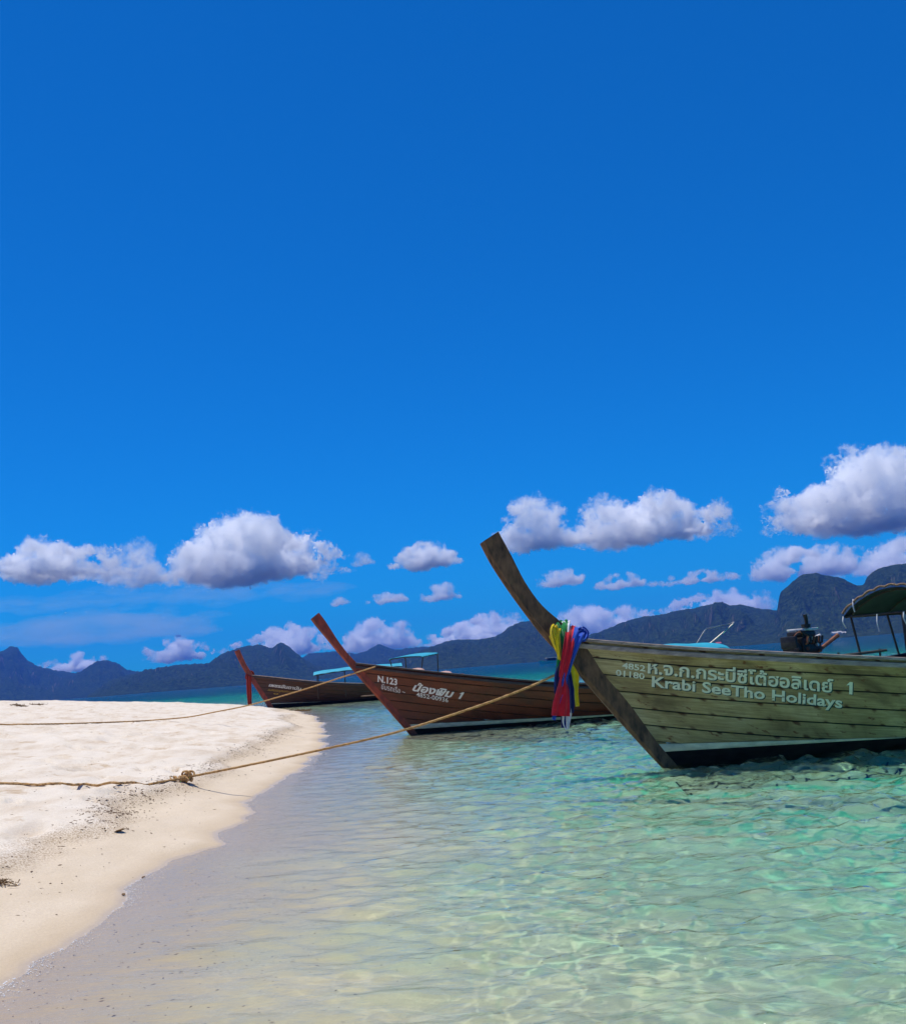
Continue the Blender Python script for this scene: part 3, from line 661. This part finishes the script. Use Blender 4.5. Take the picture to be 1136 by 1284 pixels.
# stern rails
for y in (-.62, .62):
    MB().tube([(LB - 2.4, y, 1.02), (LB - .75, y, 1.0)], .024, 7).build('stern_rail', M['pole'], boat4)
    for x in (LB - 2.2, LB - 1.6, LB - 1.0): MB().tube([(x, y, .6), (x, y, 1.06)], .02, 6).build('rail_post', M['pole'], boat4)
eng = MB()
ex, ez = LB - 1.0, 1.19
eng.box((ex, 0, ez + .02), (.5, .36, .26), bev=.03); eng.box((ex - .02, 0, ez - .13), (.42, .28, .14), bev=.02)
engine = eng.build('engine', M['iron'], boat4)
e = MB(); e.box((ex + .02, -.0, ez + .2), (.40, .30, .1), bev=.03); e.build('cylinder_head', M['iron'], engine)
e = MB(); e.box((ex - .03, 0, ez + .275), (.40, .34, .04), bev=.012); e.build('cover_plate', M['alu'], engine)
for k in range(6):
    e = MB(); e.tube([(ex - .2 + .08 * k, .17, ez + .04), (ex - .2 + .08 * k, .22, ez + .05), (ex - .21 + .08 * k, .235, ez + .16)], .018, 6); e.build('exhaust_runner', M['rust'] if k % 2 else M['iron'], engine)
e = MB(); e.tube([(ex + .27, 0, ez - .02), (ex + .36, 0, ez - .02)], .15, 16); e.build('flywheel', M['iron'], engine)
e = MB(); e.box((ex + .38, 0, ez + .08), (.06, .30, .2), bev=.02); e.build('radiator', M['iron'], engine)
e = MB(); e.tube([(ex - .02, .1, ez + .2), (ex - .02, .1, ez + .42), (ex + .0, .1, ez + .52)], [.03, .03, .035], 8); e.build('exhaust_stack', M['iron'], engine)
e = MB(); e.tube([(ex - .18, .15, ez - .08), (ex - .62, .2, ez + .11), (ex - .70, .2, ez + .14)], [.03, .035, .04], 8); e.build('tiller', M['rust'], engine)
e = MB(); e.tube([(ex - .22, .05, ez + .12), (ex - .42, .05, ez + .16)], [.03, .03], 8); e.build('air_intake', M['alu'], engine)
e = MB(); e.tube([(ex + .1, .16, ez + .3), (ex + .1, .16, ez + .36)], .075, 14); e.build('air_filter', M['iron'], engine)
for k in range(3):
    e = MB(); e.tube(smooth_path([(ex + .33, .1 - .1 * k, ez + .1), (ex + .36 - .05 * k, .14, ez + .2 + .03 * k), (ex + .15, .16, ez + .22 - .03 * k), (ex - .05 - .05 * k, .2, ez + .1)], 12), .014, 6); e.build('hose', M['rust'] if k == 1 else M['iron'], engine)
e = MB(); e.tube([(ex + .3, 0, ez - .12), (ex + 3.9, 0, -.28)], [.035, .025], 8); e.build('tail_shaft', M['iron'], engine)
e = MB(); e.tube([(ex + .38, .17, ez - .02), (ex + .5, .17, ez - .03), (ex + .5, .17, ez - .2)], .016, 6); e.build('guard_bar', M['iron'], engine)
e = MB(); e.tube([(ex, 0, ez - .2), (ex + .1, 0, .6)], .05, 8); e.build('pivot_post', M['iron'], engine)
for k, (dx, dz) in enumerate(((.12, .1), (.17, -.03), (-.1, .02), (-.16, -.08), (.05, .13))):
    e = MB(); e.tube([(ex + dx, .17, ez + dz), (ex + dx, .215, ez + dz)], .028, 8); e.build('pulley', M['alu'] if k % 2 == 0 else M['rust'], engine)
for o_ in [engine] + list(engine.children):
    pass
# gear on the red-brown boat's foredeck
def lump(name, c, d, m, parent=None, seed=0, sub=3):
    bm = bmesh.new(); bmesh.ops.create_icosphere(bm, subdivisions=sub, radius=1); rg = np.random.default_rng(seed); k = rg.uniform(-1, 1, (6, 3)) * 3; ph = rg.uniform(0, 6, 6)
    for v_ in bm.verts:
        q = 1 + .10 * sum(math.sin(float(np.dot(k[i], v_.co)) + ph[i]) for i in range(6)) / 2
        v_.co = Vector((v_.co.x * d[0] * q + c[0], v_.co.y * d[1] * q + c[1], max(v_.co.z * q, -.55) * d[2] + c[2]))
    me = bpy.data.meshes.new(name); bm.to_mesh(me); bm.free(); me.polygons.foreach_set('use_smooth', [True] * len(me.polygons)); me.materials.append(m)
    o = bpy.data.objects.new(name, me); COL.objects.link(o)
    if parent: o.parent = parent
    return o
M['canvas'] = simple('faded_pink_canvas', (.48, .30, .24), .8, .35, 6.)
M['ropem'] = None
for k, (x, dz, r, nm, lb) in enumerate(((.25, .0, (.20, .16, .09), 'gear_bundle', 'pinkish canvas bundle on the red-brown boat foredeck, next to its bow'), (.80, .0, (.26, .2, .10), 'gear_bundle', 'larger pinkish canvas bundle in the red-brown boat, further from its bow'))):
    z = float(H2.zs(x + 1.05)) + .02
    o = lump(nm, (0, 0, 0), r, M['canvas'], None, 5 + k); o.location = to_world(O2, A2, N2, (x, .05, z)); o.rotation_euler = (0, 0, YAW2); tag(o, lb, 'bundle', 'bundles on the red-brown boat')
# ------------------------------------------------------------------ lettering painted on the hulls
def text_verts(body, shear=0., bold=0.):
    cu = bpy.data.curves.new('txt', 'FONT'); cu.body = body; cu.shear = shear; cu.offset = bold; cu.resolution_u = 3
    o = bpy.data.objects.new('txt', cu); COL.objects.link(o)
    dg = bpy.context.evaluated_depsgraph_get(); dg.update(); me = bpy.data.meshes.new_from_object(o.evaluated_get(dg))
    V = np.array([v.co[:2] for v in me.vertices]) if len(me.vertices) else np.zeros((0, 2)); Fc = [tuple(p.vertices) for p in me.polygons]
    bpy.data.objects.remove(o); return V, Fc
ONE = (np.array([(0, .50), (.17, .72), (.31, .72), (.31, 0), (.15, 0), (.15, .53)]), [(0, 1, 5), (1, 2, 3, 4, 5)])
def lettering(h, loc, parent, body, p0, p1, hpx, mats, shear=0., bold=.01, lean=.03, shadow=True, label=None):
    """p0, p1: pixel ends of the baseline; hpx: height of a capital; one mesh per word"""
    V0, F0 = text_verts(body, shear, bold)
    x0, x1 = V0[:, 0].min(), V0[:, 0].max(); P0, P1 = np.array(p0, float), np.array(p1, float); e = (P1 - P0) / (x1 - x0); u = np.array([lean * hpx, -hpx]) / .72
    def put(V, off, dx, dy):
        out = []
        for a, b in V:
            q = P0 + e * (a - x0) + u * b + np.array([dx, dy]); o = -.6
            for _ in range(7):
                x, z = loc(q[0], q[1], o); t = float(x - h.xs(z)); o = -(float(h.y(max(t, 0), z)) + off)
            x, z = loc(q[0], q[1], o); out.append((float(x), float(o), float(z)))
        return out
    words = body.split(); done = ''; lo = -1e9
    for k, wd_ in enumerate(words):
        done = body[:body.index(wd_, len(done)) + len(wd_)]; hi = text_verts(done, shear, bold)[0][:, 0].max() + .03 if k < len(words) - 1 else 1e9
        fs = [f for f in F0 if lo < V0[list(f), 0].mean() <= hi]; lo = hi
        if wd_ == '1':
            q = V0[sorted({i for f in fs for i in f})]; s_ = .72 / q[:, 1].max(); V, fs = ONE[0] + np.array([q[:, 0].min() - .1, 0]), ONE[1]
            if shear: V = V + np.stack([V[:, 1] * shear, 0 * V[:, 1]], 1)
        else:
            ids = sorted({i for f in fs for i in f}); mp_ = {i: j for j, i in enumerate(ids)}; V = V0[ids]; fs = [tuple(mp_[i] for i in f) for f in fs]
        o = MB().add(put(V, .006, 0, 0), fs).build('lettering', M[mats[0]], parent, smooth=False)
        if label: o['label'] = label
        if shadow: MB().add(put(V, .003, 1.3, 1.0), fs).build('letter_shadow', M[mats[1]], o, smooth=False)
lettering(H1, L1, boat1, 'ห.จ.ก.กระบี่ซีโต้ฮอลิเดย์  1', (812, 844), (1067, 871), 15.5, ('cream', 'lettershade'), bold=.022, label='cream Thai lettering with dark teal shadow')
lettering(H1, L1, boat1, 'Krabi SeeTho Holidays', (817, 861), (1056, 888), 13.5, ('cream', 'lettershade'), bold=.022, label='cream Latin lettering with dark teal shadow')
lettering(H1, L1, boat1, '4852', (780, 838), (809, 842), 7.5, ('cream', 'lettershade'), bold=.022, shadow=False)
lettering(H1, L1, boat1, '01180', (772, 847), (808, 852), 7.5, ('cream', 'lettershade'), bold=.022, shadow=False)
lettering(H2, L2, boat2, 'N.123', (473.5, 855), (498, 859.5), 8, ('whitelet',), bold=.03, shadow=False, label='bold white N.123')
lettering(H2, L2, boat2, 'ขับรถเรือ ~', (478, 864), (508, 871), 6.5, ('whitelet',), bold=.0, shadow=False)
lettering(H2, L2, boat2, 'น้องพิม 1', (517, 866), (581, 877.5), 9, ('whitelet',), shear=.35, bold=.035, lean=.1, shadow=False, label='bold slanted white Thai name')
lettering(H2, L2, boat2, '4852-00936', (522, 873.5), (562, 881), 5.5, ('whitelet',), bold=.01, shadow=False)
lettering(H3, L3, boat3, 'เพชรอันดามัน', (337, 861), (378, 866), 4., ('whitelet',), shear=.3, bold=.02, shadow=False)
lettering(H3, L3, boat3, 'แสงอรุณทะเล', (336, 866.5), (368, 869.5), 3., ('gold',), shear=.3, bold=.0, shadow=False)
lettering(H3, L3, boat3, '๑', (343, 871), (349, 871.5), 3., ('gold',), shear=.3, bold=.0, shadow=False)
# ------------------------------------------------------------------ cloth sashes
def cloth_mat(name, col):
    t = NT(mat(name)); v = t.tc('Object'); n = t.noise(v, 18, 4); c = t.ramp(n, [(.3, tuple(q * .8 for q in col)), (.7, col)])
    return t.set(Base_Color=c, Roughness=.92, Specular_IOR_Level=.1, Sheen_Weight=.3, Normal=t.bump(t.noise(v, 22, 4), .6, .012))
CL = {k: cloth_mat(k + '_cloth', c) for k, c in dict(yellow=(.80, .58, .01), green=(.01, .24, .05), white=(.75, .75, .78), red=(.62, .015, .03), pink=(.75, .10, .16), blue=(.02, .09, .50), navy=(.012, .022, .16), darkred=(.40, .035, .015)).items()}
def sash(name, label, O, A, N, loc, paths, m, yaw, group, cat='sash'):
    root = empty(name, O, yaw); tag(root, label, cat, group)
    for i, (kind, pts, width, pleats, amp) in enumerate(paths):
        P = []
        for px, py, off in pts:
            x, z = loc(px, py, off); P.append((x, off, z))
        P = smooth_path(P, 34); n = len(P); rings = []
        Wd = np.interp(np.linspace(0, 1, n), np.linspace(0, 1, len(width)), width); rg = np.random.default_rng(i + len(label)); ph = rg.uniform(0, 6)
        T = np.gradient(P, axis=0); T /= np.linalg.norm(T, axis=1)[:, None]
        for k in range(n):
            # cloth width runs along the boat axis where the strip hangs, square to the strip elsewhere
            wdir = np.cross(T[k], np.array([0, -1., 0])); q = np.linalg.norm(wdir)
            wdir = wdir / q if q > .25 else np.array([1., 0, 0])
            if wdir[0] < 0: wdir = -wdir
            ndir = np.cross(wdir, T[k]); ndir /= max(np.linalg.norm(ndir), 1e-6)
            if ndir[1] > 0 and abs(ndir[1]) > .3: ndir = -ndir
            s_ = k / (n - 1); r = []; us = np.linspace(-.5, .5, 15)
            rows = [P[k] + wdir * Wd[k] * u + ndir * (amp * math.sin(2 * math.pi * pleats * (u + .5) + ph + 1.3 * s_) + .25 * amp * math.sin(9 * s_ + 7 * u)) for u in us]
            rings.append(rows + [p - ndir * .007 for p in rows[::-1]])
        MB().rings(rings).build(kind, m, root, angle=R(60))
    return root
G1 = 'sashes tied on the weathered prow'
tp = .08
sash('sash', 'green sash wrapped over the weathered prow', O1, A1, N1, L1, [
    ('band', [(712, 826, .10), (706, 800, .11), (703, 782, .06), (704, 780, -.04), (705, 790, -.12), (707, 810, -.14), (705, 830, -.14), (701, 845, -.13)], (.08, .14, .15, .15, .14, .09), 2, .010)], CL['green'], YAW1, G1)
sash('sash', 'white sash squeezed between green and red on the weathered prow', O1, A1, N1, L1, [
    ('band', [(716, 826, .10), (713, 800, .11), (710, 783, .06), (710, 781, -.04), (710, 792, -.125), (711, 806, -.13), (712, 822, -.12)], (.05, .09, .10, .08, .04), 2, .008),
    ('tail', [(712, 880, -.13), (711, 895, -.135), (710, 906, -.13), (711, 915, -.13)], (.06, .11, .09, .04), 2, .012)], CL['white'], YAW1, G1)
sash('sash', 'red sash with wide red tail on the weathered prow', O1, A1, N1, L1, [
    ('band', [(722, 830, .10), (719, 805, .11), (716, 789, .06), (716, 787, -.04), (715, 797, -.16), (712, 815, -.20), (708, 835, -.21), (705, 850, -.20)], (.06, .10, .13, .12, .08), 2, .010),
    ('tail', [(706, 848, -.19), (706, 865, -.225), (704, 882, -.235), (703, 898, -.225)], (.06, .14, .19, .21), 2, .016)], CL['red'], YAW1, G1)
sash('sash', 'bright blue sash bunched where gunwale meets the weathered prow', O1, A1, N1, L1, [
    ('band', [(730, 832, .11), (729, 808, .12), (727, 792, .07), (727, 790, -.05), (725, 798, -.17), (719, 815, -.185), (714, 832, -.18), (711, 846, -.17)], (.07, .12, .14, .12, .09, .06), 2, .010),
    ('knot', [(722, 794, -.10), (729, 789, -.08), (735, 794, -.09), (732, 801, -.14), (725, 801, -.17)], (.05, .07, .07, .06), 2, .014),
    ('tail', [(711, 840, -.19), (707, 858, -.205), (701, 874, -.21), (697, 890, -.20), (694, 903, -.19)], (.04, .07, .06, .05, .04), 1, .012)], CL['blue'], YAW1, G1)
sash('sash', 'dark navy sash hanging lowest from the weathered prow', O1, A1, N1, L1, [
    ('tail', [(707, 830, -.13), (706, 845, -.15), (707, 865, -.155), (709, 882, -.15), (709, 894, -.145)], (.09, .19, .23, .20, .18), 3, .022),
    ('end', [(708, 890, -.12), (706, 900, -.125), (707, 913, -.12)], (.05, .05, .06), 1, .012)], CL['navy'], YAW1, G1)
sash('sash', 'yellow sash looped round the weathered prow with a yellow tail', O1, A1, N1, L1, [
    ('loop', [(706, 826, -.13), (699, 815, -.15), (694, 800, -.16), (693, 790, -.16), (696, 785, -.15), (699, 795, -.15), (701, 812, -.16), (702, 827, -.15)], (.05, .06, .06, .05), 2, .012),
    ('loop', [(702, 788, -.13), (699, 800, -.17), (700, 816, -.17), (703, 828, -.15)], (.04, .05, .05, .04), 1, .010),
    ('band', [(706, 826, .11), (697, 806, .10), (690, 796, .02), (692, 800, -.09), (699, 816, -.12)], (.05, .05, .05), 1, .008),
    ('tail', [(716, 832, -.12), (721, 848, -.135), (722, 866, -.14), (724, 886, -.135)], (.03, .09, .05, .045), 1, .012)], CL['yellow'], YAW1, G1)
sash('sash', 'long red sash hanging from the dark boat prow', O3, A3, N3, L3, [
    ('band', [(318, 851, .1), (315, 845, .1), (312, 847, -.08), (311, 852, -.14)], (.2, .35, .3), 2, .02),
    ('tail', [(311.5, 848, -.14), (312, 858, -.17), (312.5, 870, -.17), (313.5, 886, -.15)], (.22, .26, .24, .2), 2, .03)], CL['darkred'], YAW3, 'sash on the farthest boat')
# ------------------------------------------------------------------ mooring ropes
t = NT(mat('rope')); v = t.tc('Object'); n = t.noise(v, 30, 4)
M['rope'] = t.set(Base_Color=t.ramp(n, [(.3, (.30, .15, .04)), (.6, (.52, .31, .12)), (.8, (.62, .42, .20))]), Roughness=.9, Normal=t.bump(n, .4, .004))
def rope_mesh(P, r, n):
    P = smooth_path(P, n); return MB().tube(P, r, 9, twist=55., lobes=3, amp=.13)
kn = ground_hit(232, 981); 
left = [ground_hit(px, 984 + 2.2 * math.sin(px / 58.)) for px in range(2, 212, 15)]
gp = [np.array([left[0][0] - 4.5, left[0][1] + .9, gz(left[0][0] - 4.5, left[0][1] + .9) + .015]), np.array([left[0][0] - 2, left[0][1] + .3, gz(left[0][0] - 2, left[0][1] + .3) + .015])]
lf = np.array(left); lf[1:-1, :2] = (lf[:-2, :2] + lf[1:-1, :2] + lf[2:, :2]) / 3; lf[:, 2] = np.maximum(lf[:, 2], ground_z(lf[:, 0].copy(), lf[:, 1].copy(), True)[0]); left = list(lf)
gp += [p + np.array([0, 0, .014]) for p in left] + [kn + np.array([0, 0, .05])]
xe, ze = L1(697, 846, -.09); end = to_world(O1, A1, N1, (xe, -.09, ze))
air = []
for px, py in ((300, 962), (400, 941), (500, 917.5), (600, 885.5), (660, 863)):
    f = (px - 232) / (697 - 232); air.append(at_y(px, py, kn[1] + (end[1] - kn[1]) * f))
pts = gp + air + [end]
rp = empty('mooring_rope', kn); tag(rp, 'brown mooring rope with a knot, from the sand to the weathered boat', 'rope', 'mooring ropes')
def rel(P, O): return [np.array(p) - O for p in P]
rope_mesh(rel(pts, kn), .0135, 420).build('strand', M['rope'], rp)
# the knot: wrapped coils, two loops and a frayed end
kd = air[0] - gp[-2]; kd[2] *= .5; kd /= np.linalg.norm(kd); side = np.cross(kd, [0, 0, 1.]); side /= np.linalg.norm(side); upv = np.array([0, 0, 1.])
def kp(a, b, c): return (kd * a + side * b + upv * c) * .64 + np.array([0, 0, .045])
coil = [kp(-.10 + .22 * u, .045 * math.cos(u * 38), .045 * math.sin(u * 38)) for u in np.linspace(0, 1, 60)]
MB().tube(coil, .0135, 8, 55., 3, .13).build('knot', M['rope'], rp)
for k, (a, w_, h_) in enumerate(((.02, .07, .10), (.11, .06, .085), (.06, .09, .06))):
    lp = [kp(a + .05 * math.cos(q) + .02 * math.sin(2 * q), w_ * math.cos(q + k), .02 + h_ * math.sin(q)) for q in np.linspace(0, 5.8, 30)]
    MB().tube(lp, .0125, 8, 55., 3, .13).build('loop', M['rope'], rp)
MB().tube(smooth_path([kp(-.06, -.03, .0), kp(-.14, -.09, .0), kp(-.19, -.05, .05), kp(-.15, .04, .02), kp(-.22, .06, -.03), kp(-.26, -.02, .06)], 30), [.014] * 26 + [.012, .01, .008, .005], 7, 55., 3, .13).build('loose_end', M['rope'], rp)
pA = to_world(O2, A2, N2, (L2(471, 836, -.45)[0], -.45, L2(471, 836, -.45)[1]))
land = ground_hit(196, 904)
pts2 = [pA] + [at_y(px, py, pA[1] + (land[1] - pA[1]) * (471 - px) / (471 - 196)) for px, py in ((430, 849), (390, 862), (350, 874), (310, 885), (270, 893), (235, 899.5))] + [land + np.array([0, 0, .02])]
for px in range(182, 0, -15): pts2.append(ground_hit(px, 909.5 - 5.5 * (px / 196.) ** 2) + np.array([0, 0, .016]))
q = pts2[-1]; pts2.append(np.array([q[0] - 4, q[1] + .4, gz(q[0] - 4, q[1] + .4) + .02]))
r2_ = empty('mooring_rope', land); tag(r2_, 'tan mooring rope from the sand to the red-brown boat bow', 'rope', 'mooring ropes')
rope_mesh(rel(pts2, land), .015, 420).build('strand', M['rope'], r2_)
# ------------------------------------------------------------------ wrack line and bits on the sand
M['weed'] = simple('dried_seaweed', (.16, .085, .025), .85, .6, 30.)
M['bits'] = simple('dark_driftwood_bits', (.13, .075, .035), .9, .6, 40.)
M['shell'] = simple('pale_shell', (.62, .55, .45), .6, .2, 30.)
def bit(mb, x, y, sc, rg, z=None):
    z = gz(x, y) if z is None else z; a = rg.uniform(0, 6.28); l, w_, h_ = sc * rg.uniform(.6, 1.7), sc * rg.uniform(.25, .6), sc * rg.uniform(.15, .4); ca, sa = math.cos(a), math.sin(a)
    P = [(-l, 0, 0), (0, -w_, 0), (l, 0, h_ * rg.uniform(0, 1)), (0, w_, 0), (0, 0, h_), (0, 0, -h_ * .4)]
    mb.add([(x + p[0] * ca - p[1] * sa, y + p[0] * sa + p[1] * ca, z + p[2]) for p in P], [(0, 1, 4), (1, 2, 4), (2, 3, 4), (3, 0, 4), (1, 0, 5), (2, 1, 5), (3, 2, 5), (0, 3, 5)])
rg = np.random.default_rng(12)
yy = 6 * (34 / 6) ** rg.random(5200); best = np.linspace(-9, -1.6, 260)
wx = {}
ys = np.linspace(5.5, 36, 400); xw = []
XX, YY = np.meshgrid(np.linspace(-14, -1.8, 500), ys); SS = sdist(XX, YY); BB = np.maximum(SS, 0) - berm(XX, YY)
for i in range(len(ys)):
    j = np.argmin(np.abs(BB[i]) + (SS[i] < .2) * 9); xw.append(XX[i, j])
xs_ = np.interp(yy, ys, xw) + rg.normal(.02, .12, len(yy)) * (1 + 1.2 * (rg.random(len(yy)) < .25)); clump = fbm(xs_ * 1.5, yy * 1.3, 2, 77)
keep = clump + rg.normal(0, .22, len(yy)) > .06; xs_, yy = xs_[keep], yy[keep]
zz, _ = ground_z(xs_, yy)
mb = MB()
for x, y, z in zip(xs_, yy, zz): bit(mb, x, y, rg.uniform(.006, .022), rg, z)
tag(mb.build('wrack_debris', M['bits'], smooth=False), 'line of small dark flotsam along the top of the wet sand', kind='stuff')
mb = MB(); n = 900; yy = 4.5 * (40 / 4.5) ** rg.random(n); xs_ = -.26 * yy - 1.2 + rg.normal(0, .13, n) * yy
zz, ss = ground_z(xs_, yy)
for x, y, z, s_ in zip(xs_, yy, zz, ss):
    if s_ > .25: bit(mb, x, y, rg.uniform(.004, .014), rg, z)
tag(mb.build('scattered_flotsam', M['bits'], smooth=False), 'tiny scattered flotsam on the pale sand', kind='stuff')
mb = MB(); n = 900; yy = 3.6 * (12 / 3.6) ** rg.random(n); xs_ = -2.2 + np.abs(rg.normal(0, .9, n)) * yy / 5
zz, ss = ground_z(xs_, yy)
for x, y, z, s_ in zip(xs_, yy, zz, ss):
    if s_ < 0: bit(mb, x, y, rg.uniform(.004, .011), rg, z)
tag(mb.build('submerged_shell_bits', M['bits'], smooth=False), 'tiny shell and coral bits under the shallow water', kind='stuff')
bm = bmesh.new(); bmesh.ops.create_icosphere(bm, subdivisions=1, radius=1); bv = np.array([v_.co[:] for v_ in bm.verts]); bf = [[v_.index for v_ in f_.verts] for f_ in bm.faces]; bm.free()
ys = 4.3 * (32 / 4.3) ** np.linspace(0, 1, 700); XX, YY = np.meshgrid(np.linspace(-5.2, -1.2, 500), ys); ZZ = ground_z(XX, YY)[0]
edge = np.array([XX[i, np.argmax(ZZ[i] < 0)] for i in range(len(ys))]); mb = MB()
fy = 4.3 * (32 / 4.3) ** rg.random(3000); fk = fbm(fy * 1.1, fy * 0 + 3.3, 2, 55) + rg.normal(0, .12, len(fy)); fy = fy[fk > .12]
for y in fy:
    x = np.interp(y, ys, edge) + abs(rg.normal(0, .06)) - .008; r = rg.uniform(.002, .005)
    mb.add(bv * r * np.array([1, 1, .6]) + np.array([x, y, .001]), bf)
M['foam'] = simple('sea_foam', (.82, .82, .80), .4, .05, 30.)
tag(mb.build('foam', M['foam']), 'thin broken line of foam bubbles where the water meets the sand', kind='stuff')
def weed(px, py, size, label, seed, n=26):
    p = ground_hit(px, py); rg = np.random.default_rng(seed); root = empty('dried_seaweed', p); tag(root, label, 'seaweed', 'seaweed washed up on the sand')
    mb = MB()
    for k in range(n):
        a = rg.uniform(0, 6.28); x, y = rg.normal(0, size * .35), rg.normal(0, size * .3); P = []
        for q in range(6):
            P.append((x, y, .012 + abs(rg.normal(0, size * .07)) + gz(p[0] + x, p[1] + y) - p[2])); a += rg.normal(0, .5); x += math.cos(a) * size * .12; y += math.sin(a) * size * .12
        mb.tube(smooth_path(P, 10), size * rg.uniform(.012, .03), 5)
    mb.build('strands', M['weed'], root); return root
weed(4, 1110, .11, 'brown seaweed clump on the damp sand near the water', 1, 34)
weed(24, 886, .34, 'dark seaweed patch on top of the sand bank', 2, 30)
weed(48, 884.5, .3, 'smaller dark seaweed patch beside one on the bank top', 3, 24)
weed(378, 892, .45, 'seaweed at the tip of the sand spit by the farthest boat', 4, 22)
def leaf(px, py, l, label, rot, nm='dry_leaf'):
    p = ground_hit(px, py); rows = []
    for u in np.linspace(0, 1, 9):
        w_ = l * .28 * math.sin(math.pi * min(u * 1.02, 1)) ** .8 + .001; x = (u - .5) * l; z = .006 + .18 * l * u * u
        rows.append([(x, -w_, z + w_ * .35), (x, 0, z), (x, w_, z + w_ * .35), (x, w_, z + w_ * .35 - .003), (x, 0, z - .003), (x, -w_, z + w_ * .35 - .003)])
    o = MB().rings(rows).build(nm, M['weed']); o.location = p; o.rotation_euler = (0, 0, rot); tag(o, label, 'leaf', 'leaves on the sand')
leaf(150, 1044, .10, 'long curled brown leaf on the damp sand below the wrack line', .2)
leaf(180, 1102, .035, 'small dark leaf close to the waterline', 1.2)
leaf(155, 1124, .04, 'small curled leaf close to the waterline, lower of two', 2.0)
# ------------------------------------------------------------------ tiny things across the bay
M['housewall'] = simple('far_white_wall', (.70, .68, .64), .7, .1, 1.); M['houseroof'] = simple('far_red_roof', (.42, .10, .07), .8, .2, 1.); M['greyroof'] = simple('far_grey_roof', (.40, .38, .36), .8, .2, 1.)
def house(px, D, w_, h_, roof, label):
    p = at_y(px, horizon(px), D); r = empty('shore_house', (p[0], p[1], 0), R(10)); tag(r, label, 'house', 'houses on the far shore')
    MB().box((0, 0, h_ / 2 + .5), (w_, w_ * .7, h_ + 4.), bev=.05).build('wall', M['housewall'], r, smooth=False)
    a, b, z = w_ * .58, w_ * .45, h_ + 2.5
    MB().add([(-a, -b, z), (a, -b, z), (a, b, z), (-a, b, z), (-a, 0, z + w_ * .28), (a, 0, z + w_ * .28)], [(0, 1, 5, 4), (2, 3, 4, 5), (0, 4, 3), (1, 2, 5), (0, 3, 2, 1)]).build('roof', roof, r, smooth=False)
    for k in (-.28, .28): MB().box((k * w_, -w_ * .352, h_ * .6 + 1), (w_ * .2, .1, h_ * .4)).build('window', M['iron'], r, smooth=False)
for px, D, w_, h_, rf_, lb in ((1047, 1335, 7, 4, M['greyroof'], 'pale house at the foot of the crag, widest of three'), (1053, 1345, 5, 5, M['greyroof'], 'narrow pale house at the foot of the crag'), (1058, 1338, 6, 3.5, M['greyroof'], 'low pale house at the foot of the crag'),
                         (888, 1690, 9, 4, M['houseroof'], 'long red-roofed house on the shore seen through the tube frame'), (901, 1688, 8, 4, M['houseroof'], 'red-roofed house on the shore right of the tube frame')):
    house(px, D, w_, h_, rf_, lb)
p = at_y(689, 829, 420.); fb = empty('tour_boat', (p[0], p[1], 0), R(8)); tag(fb, 'small white tour boat far out left of the coloured sashes', 'boat')
rr = []
for u in np.linspace(0, 1, 14):
    b = 1.3 * (1 - max(0, (.35 - u) / .35) ** 2) + .05; rr.append([(-4 + 8 * u, -b * .6, -.2), (-4.4 * (1) + 8.4 * u, -b, 1.0 + .4 * (1 - u) ** 2), (-4.4 + 8.4 * u, b, 1.0 + .4 * (1 - u) ** 2), (-4 + 8 * u, b * .6, -.2)])
MB().rings(rr).build('hull', M['housewall'], fb); MB().box((.8, 0, 1.55), (3.6, 1.9, 1.1), bev=.15).build('cabin', M['navy'], fb); MB().box((.8, 0, 2.2), (4.6, 2.4, .12), bev=.04).build('roof', M['housewall'], fb)
